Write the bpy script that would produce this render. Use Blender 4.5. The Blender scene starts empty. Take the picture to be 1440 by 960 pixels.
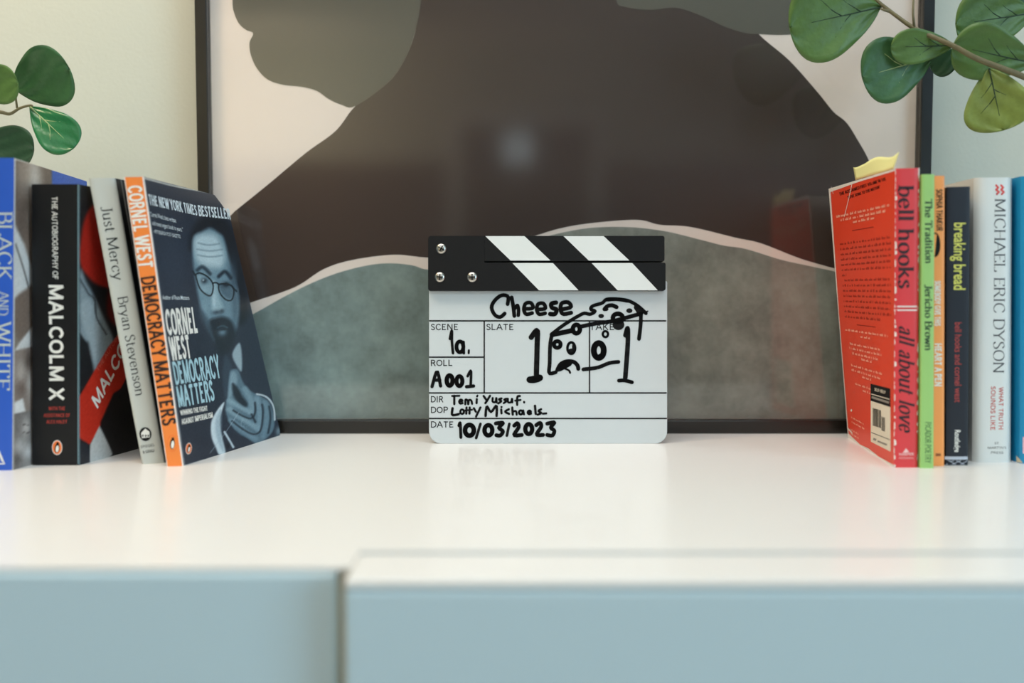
import bpy, bmesh, math, random
import numpy as np
from mathutils import Vector, Matrix
random.seed(7)
C = bpy.context.scene.collection
S = bpy.context.scene

# ------------------------------------------------------------------ camera
FPX, CAMZ, HOR = 1400.0, 0.1235, 402.0          # focal length in pixels, height above the dresser top, horizon row
PITCH = math.atan((480 - HOR) / FPX)
cam = bpy.data.cameras.new('camera'); cam.sensor_width = 36; cam.lens = 36 * FPX / 1440
cam.clip_start = 0.02
cam.dof.use_dof = True; cam.dof.focus_distance = 0.762; cam.dof.aperture_fstop = 2.7
camo = bpy.data.objects.new('camera', cam); C.objects.link(camo)
camo.location = (0, 0, CAMZ); camo.rotation_euler = (math.pi / 2 - PITCH, 0, 0)
S.camera = camo

# ------------------------------------------------------------------ light and exposure
S.view_settings.view_transform = 'Standard'; S.view_settings.look = 'None'
S.view_settings.gamma = 1; S.view_settings.exposure = 0.02; S.view_settings.use_curve_mapping = False
w = bpy.data.worlds.new('world'); S.world = w; w.use_nodes = True
w.node_tree.nodes['Background'].inputs[0].default_value = (0.62, 0.78, 0.95, 1)
w.node_tree.nodes['Background'].inputs[1].default_value = 1.0

def area(name, loc, rot, sx, sy, power, col):
    l = bpy.data.lights.new(name, 'AREA'); l.shape = 'RECTANGLE'; l.size = sx; l.size_y = sy
    l.energy = power; l.color = col
    o = bpy.data.objects.new(name, l); C.objects.link(o); o.location = loc; o.rotation_euler = rot
    return o
R90 = math.pi / 2
area('ceiling_lamp_light', (-0.25, 0.22, 1.70), (0, 0, 0), 1.5, 0.9, 20, (1.0, 0.99, 0.975))
area('window_daylight', (2.25, -1.5, 0.75), (0, R90, 0), 1.4, 1.9, 42, (0.50, 0.80, 1.0))
area('ceiling_panel_light', (0.0, -2.1, 1.74), (0, 0, 0), 2.4, 1.4, 22, (0.92, 0.94, 0.95))
area('table_lamp_light', (-0.62, 0.45, 0.95), (math.radians(55), 0, 0), 0.22, 0.22, 4.4, (1.0, 0.72, 0.40))
area('far_wall_fill_light', (-1.7, -4.5, 1.15), (-R90, 0, 0), 1.2, 0.8, 26, (1.0, 0.80, 0.55))  # added fill without a visible source, brightens the far wall mirrored in the glass

# ------------------------------------------------------------------ helpers
def lin(c):
    return tuple(((v / 255) / 12.92 if v / 255 <= 0.04045 else ((v / 255 + 0.055) / 1.055) ** 2.4) for v in c)

MATS = {}
def mat(name, rgb, rough=0.5, metal=0.0, coat=0.0, bump=0.0, bscale=200, mottle=0.0, mscale=30, spec=0.5):
    if name in MATS: return MATS[name]
    m = bpy.data.materials.new(name); m.use_nodes = True
    nt = m.node_tree; b = nt.nodes['Principled BSDF']
    c = lin(rgb) + (1,)
    b.inputs['Base Color'].default_value = c; b.inputs['Roughness'].default_value = rough
    b.inputs['Metallic'].default_value = metal; b.inputs['Coat Weight'].default_value = coat
    b.inputs['Specular IOR Level'].default_value = spec
    tc = nt.nodes.new('ShaderNodeTexCoord')
    if mottle:
        n = nt.nodes.new('ShaderNodeTexNoise'); n.inputs['Scale'].default_value = mscale; n.inputs['Detail'].default_value = 8
        n.inputs['Roughness'].default_value = 0.7
        nt.links.new(tc.outputs['Object'], n.inputs['Vector'])
        r = nt.nodes.new('ShaderNodeValToRGB')
        r.color_ramp.elements[0].position = 0.3; r.color_ramp.elements[1].position = 0.7
        r.color_ramp.elements[0].color = tuple(v * (1 - mottle) for v in c[:3]) + (1,)
        r.color_ramp.elements[1].color = tuple(min(1, v * (1 + mottle)) for v in c[:3]) + (1,)
        nt.links.new(n.outputs['Fac'], r.inputs['Fac']); nt.links.new(r.outputs['Color'], b.inputs['Base Color'])
    if bump:
        n2 = nt.nodes.new('ShaderNodeTexNoise'); n2.inputs['Scale'].default_value = bscale; n2.inputs['Detail'].default_value = 3
        nt.links.new(tc.outputs['Object'], n2.inputs['Vector'])
        bp = nt.nodes.new('ShaderNodeBump'); bp.inputs['Strength'].default_value = bump; bp.inputs['Distance'].default_value = 0.001
        nt.links.new(n2.outputs['Fac'], bp.inputs['Height']); nt.links.new(bp.outputs['Normal'], b.inputs['Normal'])
    MATS[name] = m
    return m

def print_mat():
    if 'printed_photo' in MATS: return MATS['printed_photo']
    m = bpy.data.materials.new('printed_photo'); m.use_nodes = True
    nt = m.node_tree; a = nt.nodes.new('ShaderNodeAttribute'); a.attribute_name = 'ink'
    nt.links.new(a.outputs['Color'], nt.nodes['Principled BSDF'].inputs['Base Color'])
    nt.nodes['Principled BSDF'].inputs['Roughness'].default_value = 0.42
    MATS['printed_photo'] = m
    return m

class MB:
    """Collects vertices and faces (with a material slot each) for one mesh."""
    def __init__(self): self.v = []; self.f = []; self.m = []; self.s = []
    def add(self, verts, faces, mi=0, smooth=False):
        o = len(self.v); self.v += [tuple(p) for p in verts]
        for f in faces: self.f.append(tuple(i + o for i in f)); self.m.append(mi); self.s.append(smooth)
    def box(self, a, b, mi=0):
        x0, y0, z0 = a; x1, y1, z1 = b
        self.add([(x0,y0,z0),(x1,y0,z0),(x1,y1,z0),(x0,y1,z0),(x0,y0,z1),(x1,y0,z1),(x1,y1,z1),(x0,y1,z1)],
                 [(0,3,2,1),(4,5,6,7),(0,1,5,4),(1,2,6,5),(2,3,7,6),(3,0,4,7)], mi)
    def tube(self, pts, r0, r1=None, n=8, mi=0):
        r1 = r0 if r1 is None else r1
        pts = [Vector(p) for p in pts]; vs = []
        for i, p in enumerate(pts):
            t = (pts[min(i+1, len(pts)-1)] - pts[max(i-1, 0)]).normalized()
            a = t.cross(Vector((0, 1, 0.1))).normalized(); b = t.cross(a)
            r = r0 + (r1 - r0) * i / max(1, len(pts) - 1)
            vs += [p + r * (math.cos(k*2*math.pi/n) * a + math.sin(k*2*math.pi/n) * b) for k in range(n)]
        fs = [(i*n+k, i*n+(k+1) % n, (i+1)*n+(k+1) % n, (i+1)*n+k) for i in range(len(pts)-1) for k in range(n)]
        fs += [tuple(range(n))[::-1], tuple(range((len(pts)-1)*n, len(pts)*n))]
        self.add(vs, fs, mi, True)
    def lathe(self, prof, n=48, mi=0):
        prof = [(max(0, a), max(0, b)) for a, b in catmull(prof, 5)]
        vs = [(r*math.cos(k*2*math.pi/n), r*math.sin(k*2*math.pi/n), z) for r, z in prof for k in range(n)]
        fs = [(i*n+k, i*n+(k+1) % n, (i+1)*n+(k+1) % n, (i+1)*n+k) for i in range(len(prof)-1) for k in range(n)]
        self.add(vs, fs, mi, True)
    def build(self, name, mats, root=None, bevel=0, solid=0, weld=False):
        mats = mats if isinstance(mats, (list, tuple)) else [mats]
        off = root_loc(root)
        me = bpy.data.meshes.new(name)
        me.from_pydata([(x-off[0], y-off[1], z-off[2]) for x, y, z in self.v], [], self.f)
        for m in mats: me.materials.append(m)
        me.polygons.foreach_set('material_index', self.m); me.polygons.foreach_set('use_smooth', self.s)
        me.update()
        o = bpy.data.objects.new(name, me); C.objects.link(o)
        if root is not None: o.parent = root
        if weld:
            bm = bmesh.new(); bm.from_mesh(me); bmesh.ops.remove_doubles(bm, verts=bm.verts, dist=1e-6)
            bmesh.ops.recalc_face_normals(bm, faces=bm.faces); bm.to_mesh(me); bm.free()
        if solid:
            sm = o.modifiers.new('thickness', 'SOLIDIFY'); sm.thickness = solid; sm.offset = 0
        if bevel:
            bv = o.modifiers.new('bevel', 'BEVEL'); bv.width = bevel; bv.segments = 2; bv.limit_method = 'ANGLE'; bv.angle_limit = 0.7
        return o

def root_loc(o):
    v = Vector((0, 0, 0))
    while o is not None: v = v + o.location; o = o.parent
    return v
def thing(name, loc, label, cat, group=None):
    o = bpy.data.objects.new(name, None); C.objects.link(o); o.location = loc; o.empty_display_size = 0.02
    o['label'] = label; o['category'] = cat
    if group: o['group'] = group
    return o
def struct(mb, name, m, bevel=0):
    o = mb.build(name, m, bevel=bevel); o['kind'] = 'structure'; return o

_c, _s = math.cos(PITCH), math.sin(PITCH)
def project(p):
    x, y, z = p[0], p[1], p[2] - CAMZ
    d = y * _c - z * _s
    return 720 + FPX * x / d, 480 - FPX * (y * _s + z * _c) / d
def at(px, py, y):
    """the point of the vertical plane at distance y that the photograph shows at a pixel"""
    a, b = (px - 720) / FPX, (480 - py) / FPX
    t = y / (_c + b * _s)
    return Vector((a * t, y, CAMZ + t * (-_s + b * _c)))

def catmull(pts, n=8, closed=False):
    P = [np.array(p, float) for p in pts]; out = []
    N = len(P)
    for i in range(N if closed else N - 1):
        if closed: a, b, c, d = P[(i-1) % N], P[i], P[(i+1) % N], P[(i+2) % N]
        else: a, b, c, d = P[max(i-1, 0)], P[i], P[i+1], P[min(i+2, N-1)]
        for k in range(n):
            t = k / n
            out.append(0.5 * ((2*b) + (c-a)*t + (2*a-5*b+4*c-d)*t*t + (3*b-a-3*c+d)*t**3))
    if not closed: out.append(P[-1])
    return [tuple(p) for p in out]

def homography(src, dst):
    A, B = [], []
    for (x, y), (u, v) in zip(src, dst):
        A += [[x, y, 1, 0, 0, 0, -u*x, -u*y], [0, 0, 0, x, y, 1, -v*x, -v*y]]; B += [u, v]
    h = np.linalg.solve(np.array(A, float), np.array(B, float))
    return np.append(h, 1).reshape(3, 3)

class Face:
    """A printed surface: fn(u, v) gives its point; drawings are laid on it in the photograph's own measure."""
    def __init__(self, fn, out):
        self.fn = fn; self.out = Vector(out)
        cs = [(0, 0), (1, 0), (1, 1), (0, 1)]
        px = [project(fn(*c)) for c in cs]
        self.H = homography(px, cs); self.Hi = homography(cs, px)
    def uv(self, px, py):
        r = self.H @ np.array([px, py, 1.0]); return r[0]/r[2], r[1]/r[2]
    def px(self, u, v):
        r = self.Hi @ np.array([u, v, 1.0]); return r[0]/r[2], r[1]/r[2]
    def P(self, u, v, layer=1):
        e = 1e-3; p = Vector(self.fn(u, v))
        n = (Vector(self.fn(u+e, v)) - p).cross(Vector(self.fn(u, v+e)) - p).normalized()
        if n.dot(self.out) < 0: n = -n
        return p + n * (0.00007 * layer)
    def at(self, px, py, layer=1): return self.P(*self.uv(px, py), layer)
    # drawing
    def poly(self, mb, pts, layer=1, mi=0, smooth=False, uv=False):
        if smooth: pts = catmull(pts, 6, True)
        if len(pts) == 4:
            a, b, c, d = [np.array(p, float) for p in pts]; N = 5
            vs = []
            for j in range(N+1):
                for i in range(N+1):
                    t, q = i/N, j/N; p = (a*(1-t)+b*t)*(1-q) + (d*(1-t)+c*t)*q
                    vs.append(self.P(*p, layer) if uv else self.at(*p, layer))
            mb.add(vs, [(j*(N+1)+i, j*(N+1)+i+1, (j+1)*(N+1)+i+1, (j+1)*(N+1)+i) for j in range(N) for i in range(N)], mi); return
        vs = [self.P(*p, layer) if uv else self.at(*p, layer) for p in pts]
        mb.add(vs, [tuple(range(len(vs)))], mi)
    def ellipse(self, mb, cx, cy, rx, ry, layer=1, mi=0, rot=0, n=28):
        c, s = math.cos(rot), math.sin(rot)
        self.poly(mb, [(cx + rx*math.cos(t)*c - ry*math.sin(t)*s, cy + rx*math.cos(t)*s + ry*math.sin(t)*c)
                       for t in [k*2*math.pi/n for k in range(n)]], layer, mi)
    def stroke(self, mb, pts, wd, layer=1, mi=0, smooth=True, closed=False, caps=True):
        if smooth and len(pts) > 2: pts = catmull(pts, 7, closed)
        if closed: pts = list(pts) + [pts[0]]
        for i in range(len(pts) - 1):
            a, b = np.array(pts[i]), np.array(pts[i+1]); d = b - a; L = math.hypot(*d)
            if L < 1e-6: continue
            n = np.array([-d[1], d[0]]) / L * wd / 2
            mb.add([self.at(*(a-n), layer), self.at(*(b-n), layer), self.at(*(b+n), layer), self.at(*(a+n), layer)], [(0,1,2,3)], mi)
        if caps:
            for p in pts[::2] if len(pts) > 6 else pts: self.ellipse(mb, p[0], p[1], wd/2, wd/2, layer, mi, n=12)
            self.ellipse(mb, pts[-1][0], pts[-1][1], wd/2, wd/2, layer, mi, n=12)
    def ring(self, mb, cx, cy, rx, ry, wd, layer=1, mi=0):
        self.stroke(mb, [(cx+rx*math.cos(t), cy+ry*math.sin(t)) for t in [k*math.pi/6 for k in range(12)]], wd, layer, mi, True, True)
    def text(self, mb, s, b0, b1, t0, layer=2, mi=0, style='sans', bold=0.0, slant=0.0):
        """lettering with its baseline from b0 to b1 and the cap height reached at t0 above b0"""
        if style == 'sans' and all(c in G or c == ' ' for c in s) and s.upper() == s:
            nat = sum(.34 if c == ' ' else G[c][0] + .06 for c in s)
            tgt = math.hypot(b1[0]-b0[0], b1[1]-b0[1]) / max(1e-6, math.hypot(t0[0]-b0[0], t0[1]-b0[1]))
            # a narrow surface seen at a slant: measure along its own width and height
            vs, fs = grotesk(s, .105 + bold * 2.6, tgt / nat)
        else: vs, fs = glyph_text(s, style, bold)
        xs = [v[0] for v in vs]; x0, x1 = min(xs), max(xs)
        out = []
        for x, y in vs:
            u = (x - x0 + slant * y * 0.5) / (x1 - x0)
            out.append(self.at(b0[0] + (b1[0]-b0[0])*u + (t0[0]-b0[0])*y, b0[1] + (b1[1]-b0[1])*u + (t0[1]-b0[1])*y, layer))
        mb.add(out, fs, mi)

# ------------------------------------------------------------------ lettering
_cap = {}
def sans(s, bold):
    cu = bpy.data.curves.new('lettering', 'FONT'); cu.body = s; cu.size = 1; cu.offset = bold; cu.resolution_u = 3
    o = bpy.data.objects.new('lettering', cu); C.objects.link(o)
    dg = bpy.context.evaluated_depsgraph_get(); dg.update()
    me = o.evaluated_get(dg).to_mesh()
    v = [(p.co.x, p.co.y) for p in me.vertices]; f = [tuple(p.vertices) for p in me.polygons]
    o.evaluated_get(dg).to_mesh_clear(); bpy.data.objects.remove(o); bpy.data.curves.remove(cu)
    return v, f
X = 0.66
G = {
 'A': (.82, [(0, [(.02,0),(.40,1)]), (0, [(.40,1),(.80,0)]), (0, [(.16,.34),(.64,.34)])]),
 'B': (.70, [(0, [(.12,0),(.12,1)]), (1, [(.12,1),(.40,1),(.56,.86),(.53,.62),(.38,.53),(.12,.53)]), (1, [(.12,.53),(.42,.53),(.64,.40),(.62,.12),(.42,0),(.12,0)])]),
 'C': (.78, [(1, [(.70,.78),(.58,.95),(.40,1),(.16,.84),(.07,.5),(.15,.17),(.40,0),(.60,.05),(.72,.22)])]),
 'D': (.84, [(0, [(.12,0),(.12,1)]), (1, [(.12,1),(.42,1),(.70,.82),(.77,.5),(.69,.17),(.42,0),(.12,0)])]),
 'E': (.68, [(0, [(.12,0),(.12,1)]), (0, [(.12,.98),(.60,.98)]), (0, [(.12,.52),(.50,.52)]), (0, [(.12,.02),(.62,.02)]), (5, [(.60,.98),(.60,.80)]), (5, [(.62,.02),(.62,.20)])]),
 'H': (.86, [(0, [(.12,0),(.12,1)]), (0, [(.72,0),(.72,1)]), (0, [(.12,.52),(.72,.52)])]),
 'I': (.32, [(0, [(.16,0),(.16,1)])]),
 'J': (.46, [(1, [(.34,1),(.34,.3),(.30,.02),(.16,-.06),(.04,.04)]), (5, [(.16,.98),(.50,.98)])]),
 'K': (.80, [(0, [(.12,0),(.12,1)]), (0, [(.66,1),(.14,.42)]), (0, [(.30,.58),(.72,0)])]),
 'L': (.66, [(0, [(.12,0),(.12,1)]), (0, [(.12,.02),(.60,.02)]), (5, [(.60,.02),(.60,.22)])]),
 'M': (1.02, [(0, [(.10,0),(.12,1)]), (0, [(.12,1),(.50,.06)]), (0, [(.50,.06),(.88,1)]), (0, [(.88,1),(.90,0)])]),
 'N': (.88, [(0, [(.12,0),(.12,1)]), (0, [(.12,1),(.74,0)]), (0, [(.74,0),(.74,1)])]),
 'O': (.86, [(3, [(.43,1),(.15,.84),(.07,.5),(.15,.16),(.43,0),(.71,.16),(.79,.5),(.71,.84)])]),
 'R': (.76, [(0, [(.12,0),(.12,1)]), (1, [(.12,1),(.42,1),(.60,.86),(.56,.60),(.40,.51),(.12,.51)]), (0, [(.38,.51),(.70,0)])]),
 'S': (.60, [(1, [(.50,.82),(.40,.97),(.24,.99),(.10,.86),(.14,.64),(.34,.50),(.50,.34),(.50,.12),(.32,0),(.14,.04),(.07,.2)])]),
 'T': (.74, [(0, [(.36,0),(.36,1)]), (2, [(.04,.98),(.68,.98)]), (5, [(.04,.98),(.04,.80)]), (5, [(.68,.98),(.68,.80)])]),
 'W': (1.12, [(0, [(.03,1),(.30,0)]), (0, [(.30,0),(.55,.95)]), (0, [(.55,.95),(.80,0)]), (0, [(.80,0),(1.07,1)])]),
 'Y': (.78, [(0, [(.03,1),(.38,.46)]), (0, [(.74,1),(.38,.46)]), (0, [(.38,.46),(.38,0)])]),
 'F': (.64, [(0, [(.12,0),(.12,1)]), (0, [(.12,.98),(.60,.98)]), (0, [(.12,.52),(.52,.52)])]),
 'G': (.84, [(1, [(.70,.80),(.56,.96),(.40,1),(.16,.84),(.07,.5),(.15,.17),(.40,0),(.60,.06),(.72,.22),(.72,.46)]), (2, [(.46,.46),(.72,.46)])]),
 'P': (.70, [(0, [(.12,0),(.12,1)]), (1, [(.12,1),(.44,1),(.62,.86),(.60,.60),(.42,.48),(.12,.48)])]),
 'U': (.82, [(1, [(.12,1),(.12,.6),(.13,.25),(.22,.05),(.41,0),(.60,.05),(.69,.25),(.70,.6),(.70,1)])]),
 'V': (.78, [(0, [(.03,1),(.39,0)]), (0, [(.75,1),(.39,0)])]),
 'X': (.80, [(0, [(.05,1),(.74,0)]), (0, [(.74,1),(.05,0)])]),
 "'": (.22, [(0, [(.11,1),(.11,.74)])]), '.': (.24, [(0, [(.12,0),(.12,.10)])]), '-': (.42, [(2, [(.06,.42),(.36,.42)])]),
 '\u201c': (.36, [(0, [(.10,.98),(.10,.74)]), (0, [(.26,.98),(.26,.74)])]), '\u201d': (.36, [(0, [(.10,.98),(.10,.74)]), (0, [(.26,.98),(.26,.74)])]),
 'a': (.54, [(1, [(.10,.50),(.16,.63),(.32,.64),(.38,.50),(.38,.14),(.42,.02),(.50,.04)]), (1, [(.38,.38),(.20,.34),(.07,.18),(.14,.02),(.28,.04),(.38,.16)])]),
 'b': (.60, [(0, [(.12,0),(.12,1)]), (1, [(.12,.48),(.28,.66),(.48,.56),(.52,.30),(.42,.05),(.26,0),(.12,.14)])]),
 'c': (.52, [(1, [(.46,.50),(.38,.64),(.24,.64),(.09,.48),(.08,.22),(.22,.01),(.38,.04),(.48,.18)])]),
 'd': (.62, [(0, [(.48,0),(.48,1)]), (1, [(.48,.50),(.34,.66),(.14,.56),(.08,.30),(.18,.05),(.34,0),(.48,.14)])]),
 'e': (.54, [(1, [(.09,.36),(.28,.36),(.47,.37),(.42,.58),(.28,.66),(.12,.54),(.08,.28),(.20,.03),(.36,.02),(.48,.16)])]),
 'f': (.36, [(1, [(.40,.92),(.30,1),(.18,.88),(.17,.5),(.17,0)]), (2, [(.04,.64),(.34,.64)])]),
 'h': (.66, [(0, [(.12,0),(.12,1)]), (1, [(.12,.46),(.28,.65),(.44,.60),(.50,.42),(.50,.2),(.50,0)]), (2, [(.42,.01),(.60,.01)])]),
 'i': (.28, [(0, [(.14,0),(.14,X)]), (4, [(.14,.90)])]),
 'k': (.62, [(0, [(.12,0),(.12,1)]), (0, [(.50,X),(.14,.28)]), (0, [(.26,.40),(.56,0)])]),
 'l': (.28, [(0, [(.14,0),(.14,1)])]),
 'm': (.94, [(0, [(.12,0),(.12,X)]), (1, [(.12,.46),(.28,.65),(.42,.58),(.46,.4),(.46,0)]), (1, [(.46,.46),(.62,.65),(.76,.58),(.80,.4),(.80,0)])]),
 'n': (.64, [(0, [(.12,0),(.12,X)]), (1, [(.12,.46),(.28,.65),(.44,.60),(.50,.42),(.50,.2),(.50,0)]), (2, [(.42,.01),(.60,.01)])]),
 'o': (.58, [(3, [(.29,X),(.12,.55),(.07,.33),(.12,.11),(.29,0),(.46,.11),(.51,.33),(.46,.55)])]),
 'r': (.46, [(0, [(.12,0),(.12,X)]), (1, [(.12,.44),(.24,.62),(.36,.65),(.42,.58)])]),
 's': (.44, [(1, [(.37,.52),(.30,.64),(.18,.65),(.08,.54),(.14,.40),(.30,.30),(.38,.18),(.30,.02),(.16,0),(.06,.12)])]),
 't': (.40, [(1, [(.16,.88),(.16,.5),(.16,.14),(.24,.01),(.36,.08)]), (2, [(.04,.64),(.34,.64)])]),
 'u': (.64, [(1, [(.12,X),(.12,.3),(.16,.08),(.30,.0),(.48,.16)]), (0, [(.50,X),(.50,0)]), (2, [(.04,.65),(.12,.65)])]),
 'v': (.58, [(0, [(.05,X),(.28,0)]), (0, [(.52,X),(.28,0)])]),
 'w': (.84, [(0, [(.04,X),(.24,0)]), (0, [(.24,0),(.42,.62)]), (0, [(.42,.62),(.60,0)]), (0, [(.60,0),(.80,X)])]),
 'y': (.58, [(0, [(.05,X),(.30,.02)]), (1, [(.54,X),(.30,.02),(.20,-.22),(.06,-.26)])]),
}
def serif(s, bold):
    """a high-contrast serif alphabet drawn with a broad nib; bold 0..1"""
    vs, fs = [], []
    thin, thick = 0.035 + 0.03 * bold, 0.10 + 0.12 * bold
    def ribbon(pts, x):
        if len(pts) == 2: pts = [tuple(np.array(pts[0])*(1-t/6) + np.array(pts[1])*t/6) for t in range(7)]
        n = len(pts); o = len(vs)
        for i, p in enumerate(pts):
            a, b = pts[max(i-1, 0)], pts[min(i+1, n-1)]
            dx, dy = b[0]-a[0], b[1]-a[1]; L = math.hypot(dx, dy) or 1
            ang = math.atan2(dy, dx)
            wd = (thin + (thick - thin) * abs(math.sin(ang - 0.22)) ** 1.3) / 2
            if abs(dy) < 1e-6: wd = thin / 2
            vs.append((p[0] + x - dy/L*wd, p[1] + dx/L*wd)); vs.append((p[0] + x + dy/L*wd, p[1] - dx/L*wd))
        for i in range(n - 1): fs.append((o+2*i, o+2*i+1, o+2*i+3, o+2*i+2))
    def rect(x0, y0, x1, y1):
        o = len(vs); vs.extend([(x0, y0), (x1, y0), (x1, y1), (x0, y1)]); fs.append((o, o+1, o+2, o+3))
    x = 0
    for ch in s:
        if ch == ' ': x += 0.36; continue
        wd, strokes = G[ch]
        for kind, pts in strokes:
            if kind == 1: ribbon(catmull(pts, 6), x)
            elif kind == 3: q = catmull(pts, 6, True); ribbon(q + q[:2], x)
            elif kind == 4:
                r = thick * 0.62; o = len(vs)
                vs.extend([(x+pts[0][0]+r*math.cos(k*math.pi/6), pts[0][1]+r*math.sin(k*math.pi/6)) for k in range(12)]); fs.append(tuple(range(o, o+12)))
            else:
                ribbon(pts, x)
                if kind == 0:
                    for k, p in enumerate(pts):
                        q = pts[1-k]
                        if abs(q[1]-p[1]) > 0.3 and min(abs(p[1]-0), abs(p[1]-1), abs(p[1]-X)) < 0.01:
                            if ch in 'ANMWvwy' and sum(1 for _, t in strokes for z in t if abs(z[0]-p[0]) < .03 and abs(z[1]-p[1]) < .03) > 1: continue
                            half = 0.11 + 0.04 * bold; up = p[1] < 0.01
                            xl = half if (up or ch in 'AHIKMNWYvwy') else half; xr = half if (up or ch not in 'bdhiklmnr') else 0
                            y = 0 if up else p[1] - thin
                            rect(x+p[0]-xl, y, x+p[0]+xr, y + thin)
        x += wd + 0.05
    return vs, fs
def grotesk(s, stroke, squeeze):
    """an even-stroked capital alphabet; the pen is widened to stay even when the line is set narrow"""
    vs, fs = [], []; wy = stroke; wx = min(stroke / squeeze, .20 + .35 * stroke); x = 0
    for ch in s:
        if ch == ' ': x += 0.34; continue
        wd, strokes = G[ch]
        for kind, pts in strokes:
            if kind == 5: continue
            if kind == 1: pts = catmull(pts, 6)
            elif kind in (0, 2): pts = [tuple(np.array(pts[0])*(1-t/6) + np.array(pts[1])*t/6) for t in range(7)]
            if kind == 3: pts = catmull(pts, 6, True); pts = pts + pts[:2]
            n = len(pts); o = len(vs)
            for i, p in enumerate(pts):
                a, b = pts[max(i-1, 0)], pts[min(i+1, n-1)]
                dx, dy = b[0]-a[0], b[1]-a[1]; L = math.hypot(dx, dy) or 1
                nx_, ny_ = -dy/L, dx/L; h = math.hypot(nx_*wx, ny_*wy) / 2
                px_ = p[0] + x; py_ = (wy/2 + p[1]*(1-wy)) if abs(dy) < 1e-6 or kind in (1, 3) else p[1]
                vs.append((px_ + nx_*h, py_ + ny_*h)); vs.append((px_ - nx_*h, py_ - ny_*h))
            for i in range(n - 1): fs.append((o+2*i, o+2*i+1, o+2*i+3, o+2*i+2))
        x += wd + wx * .62
    return vs, fs
_cache = {}
def glyph_text(s, style, bold):
    k = (s, style, bold)
    if k not in _cache:
        if style == 'serif': _cache[k] = serif(s, bold)
        else:
            if 'H' not in _cap: _cap['H'] = max(p[1] for p in sans('H', 0)[0])
            v, f = sans(s, bold); _cache[k] = ([(a / _cap['H'], b / _cap['H']) for a, b in v], f)
    return _cache[k]

# ------------------------------------------------------------------ printed photographs (ink colours per vertex)
def soft_poly(PX, PY, poly, feather):
    poly = np.array(poly, float); n = len(poly)
    d = np.full(PX.shape, 1e9); inside = np.zeros(PX.shape, bool)
    for i in range(n):
        ax, ay = poly[i]; bx, by = poly[(i+1) % n]
        ex, ey = bx-ax, by-ay
        t = np.clip(((PX-ax)*ex + (PY-ay)*ey) / (ex*ex+ey*ey+1e-9), 0, 1)
        d = np.minimum(d, np.hypot(PX-ax-t*ex, PY-ay-t*ey))
        cond = (ay > PY) != (by > PY)
        xi = ax + (PY-ay) * ex / (ey if abs(ey) > 1e-9 else 1e-9)
        inside ^= cond & (PX < xi)
    sd = np.where(inside, d, -d)
    return np.clip(0.5 + sd / max(feather, 1e-6), 0, 1)
def soft_line(PX, PY, pts, wd, feather):
    d = np.full(PX.shape, 1e9)
    for a, b in zip(pts[:-1], pts[1:]):
        ex, ey = b[0]-a[0], b[1]-a[1]
        t = np.clip(((PX-a[0])*ex + (PY-a[1])*ey) / (ex*ex+ey*ey+1e-9), 0, 1)
        d = np.minimum(d, np.hypot(PX-a[0]-t*ex, PY-a[1]-t*ey))
    return np.clip(0.5 + (wd/2 - d) / max(feather, 1e-6), 0, 1)
class Ink:
    def __init__(self, PX, PY, base): self.X, self.Y = PX, PY; self.c = np.ones(PX.shape + (3,)) * np.array(base, float)
    def mix(self, a, col): a = a[..., None]; self.c = self.c * (1-a) + np.array(col, float) * a
    def poly(self, pts, col, feather=2, k=1.0, smooth=True):
        if smooth and len(pts) > 3: pts = catmull(pts, 5, True)
        self.mix(k * soft_poly(self.X, self.Y, pts, feather), col)
    def line(self, pts, wd, col, feather=1.2, k=1.0, smooth=True):
        if smooth and len(pts) > 2: pts = catmull(pts, 5)
        self.mix(k * soft_line(self.X, self.Y, pts, wd, feather), col)
    def blob(self, cx, cy, rx, ry, col, k=1.0, rot=0):
        c, s = math.cos(rot), math.sin(rot); dx, dy = self.X-cx, self.Y-cy
        q = ((dx*c+dy*s)/rx)**2 + ((-dx*s+dy*c)/ry)**2
        self.mix(k * np.exp(-q), col)
    def noise(self, amp, seed=1): self.c += np.random.default_rng(seed).normal(0, amp, self.X.shape)[..., None]
def photo(face, name, paint, root, nu, nv, umax=lambda v: 1.0, u0=0.0, layer=1):
    """a printed picture over the whole face"""
    uu = np.zeros((nv+1, nu+1)); vv = np.zeros_like(uu)
    for j in range(nv+1):
        v = j/nv; um = umax(v)
        for i in range(nu+1): uu[j, i] = u0 + (um-u0)*i/nu; vv[j, i] = v
    q = np.einsum('ab,bji->aji', face.Hi, np.stack([uu, vv, np.ones_like(uu)]))
    PX, PY = q[0]/q[2], q[1]/q[2]
    cols = np.clip(paint(PX, PY), 0, 255) / 255
    cols = np.where(cols <= 0.04045, cols/12.92, ((cols+0.055)/1.055)**2.4)
    mb = MB()
    mb.add([face.P(uu[j, i], vv[j, i], layer) for j in range(nv+1) for i in range(nu+1)],
           [(j*(nu+1)+i, j*(nu+1)+i+1, (j+1)*(nu+1)+i+1, (j+1)*(nu+1)+i) for j in range(nv) for i in range(nu)], 0, True)
    o = mb.build(name, print_mat(), root)
    at_ = o.data.color_attributes.new('ink', 'FLOAT_COLOR', 'POINT')
    at_.data.foreach_set('color', np.concatenate([cols, np.ones(cols.shape[:2] + (1,))], -1).astype(np.float32).ravel())
    return o

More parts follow.
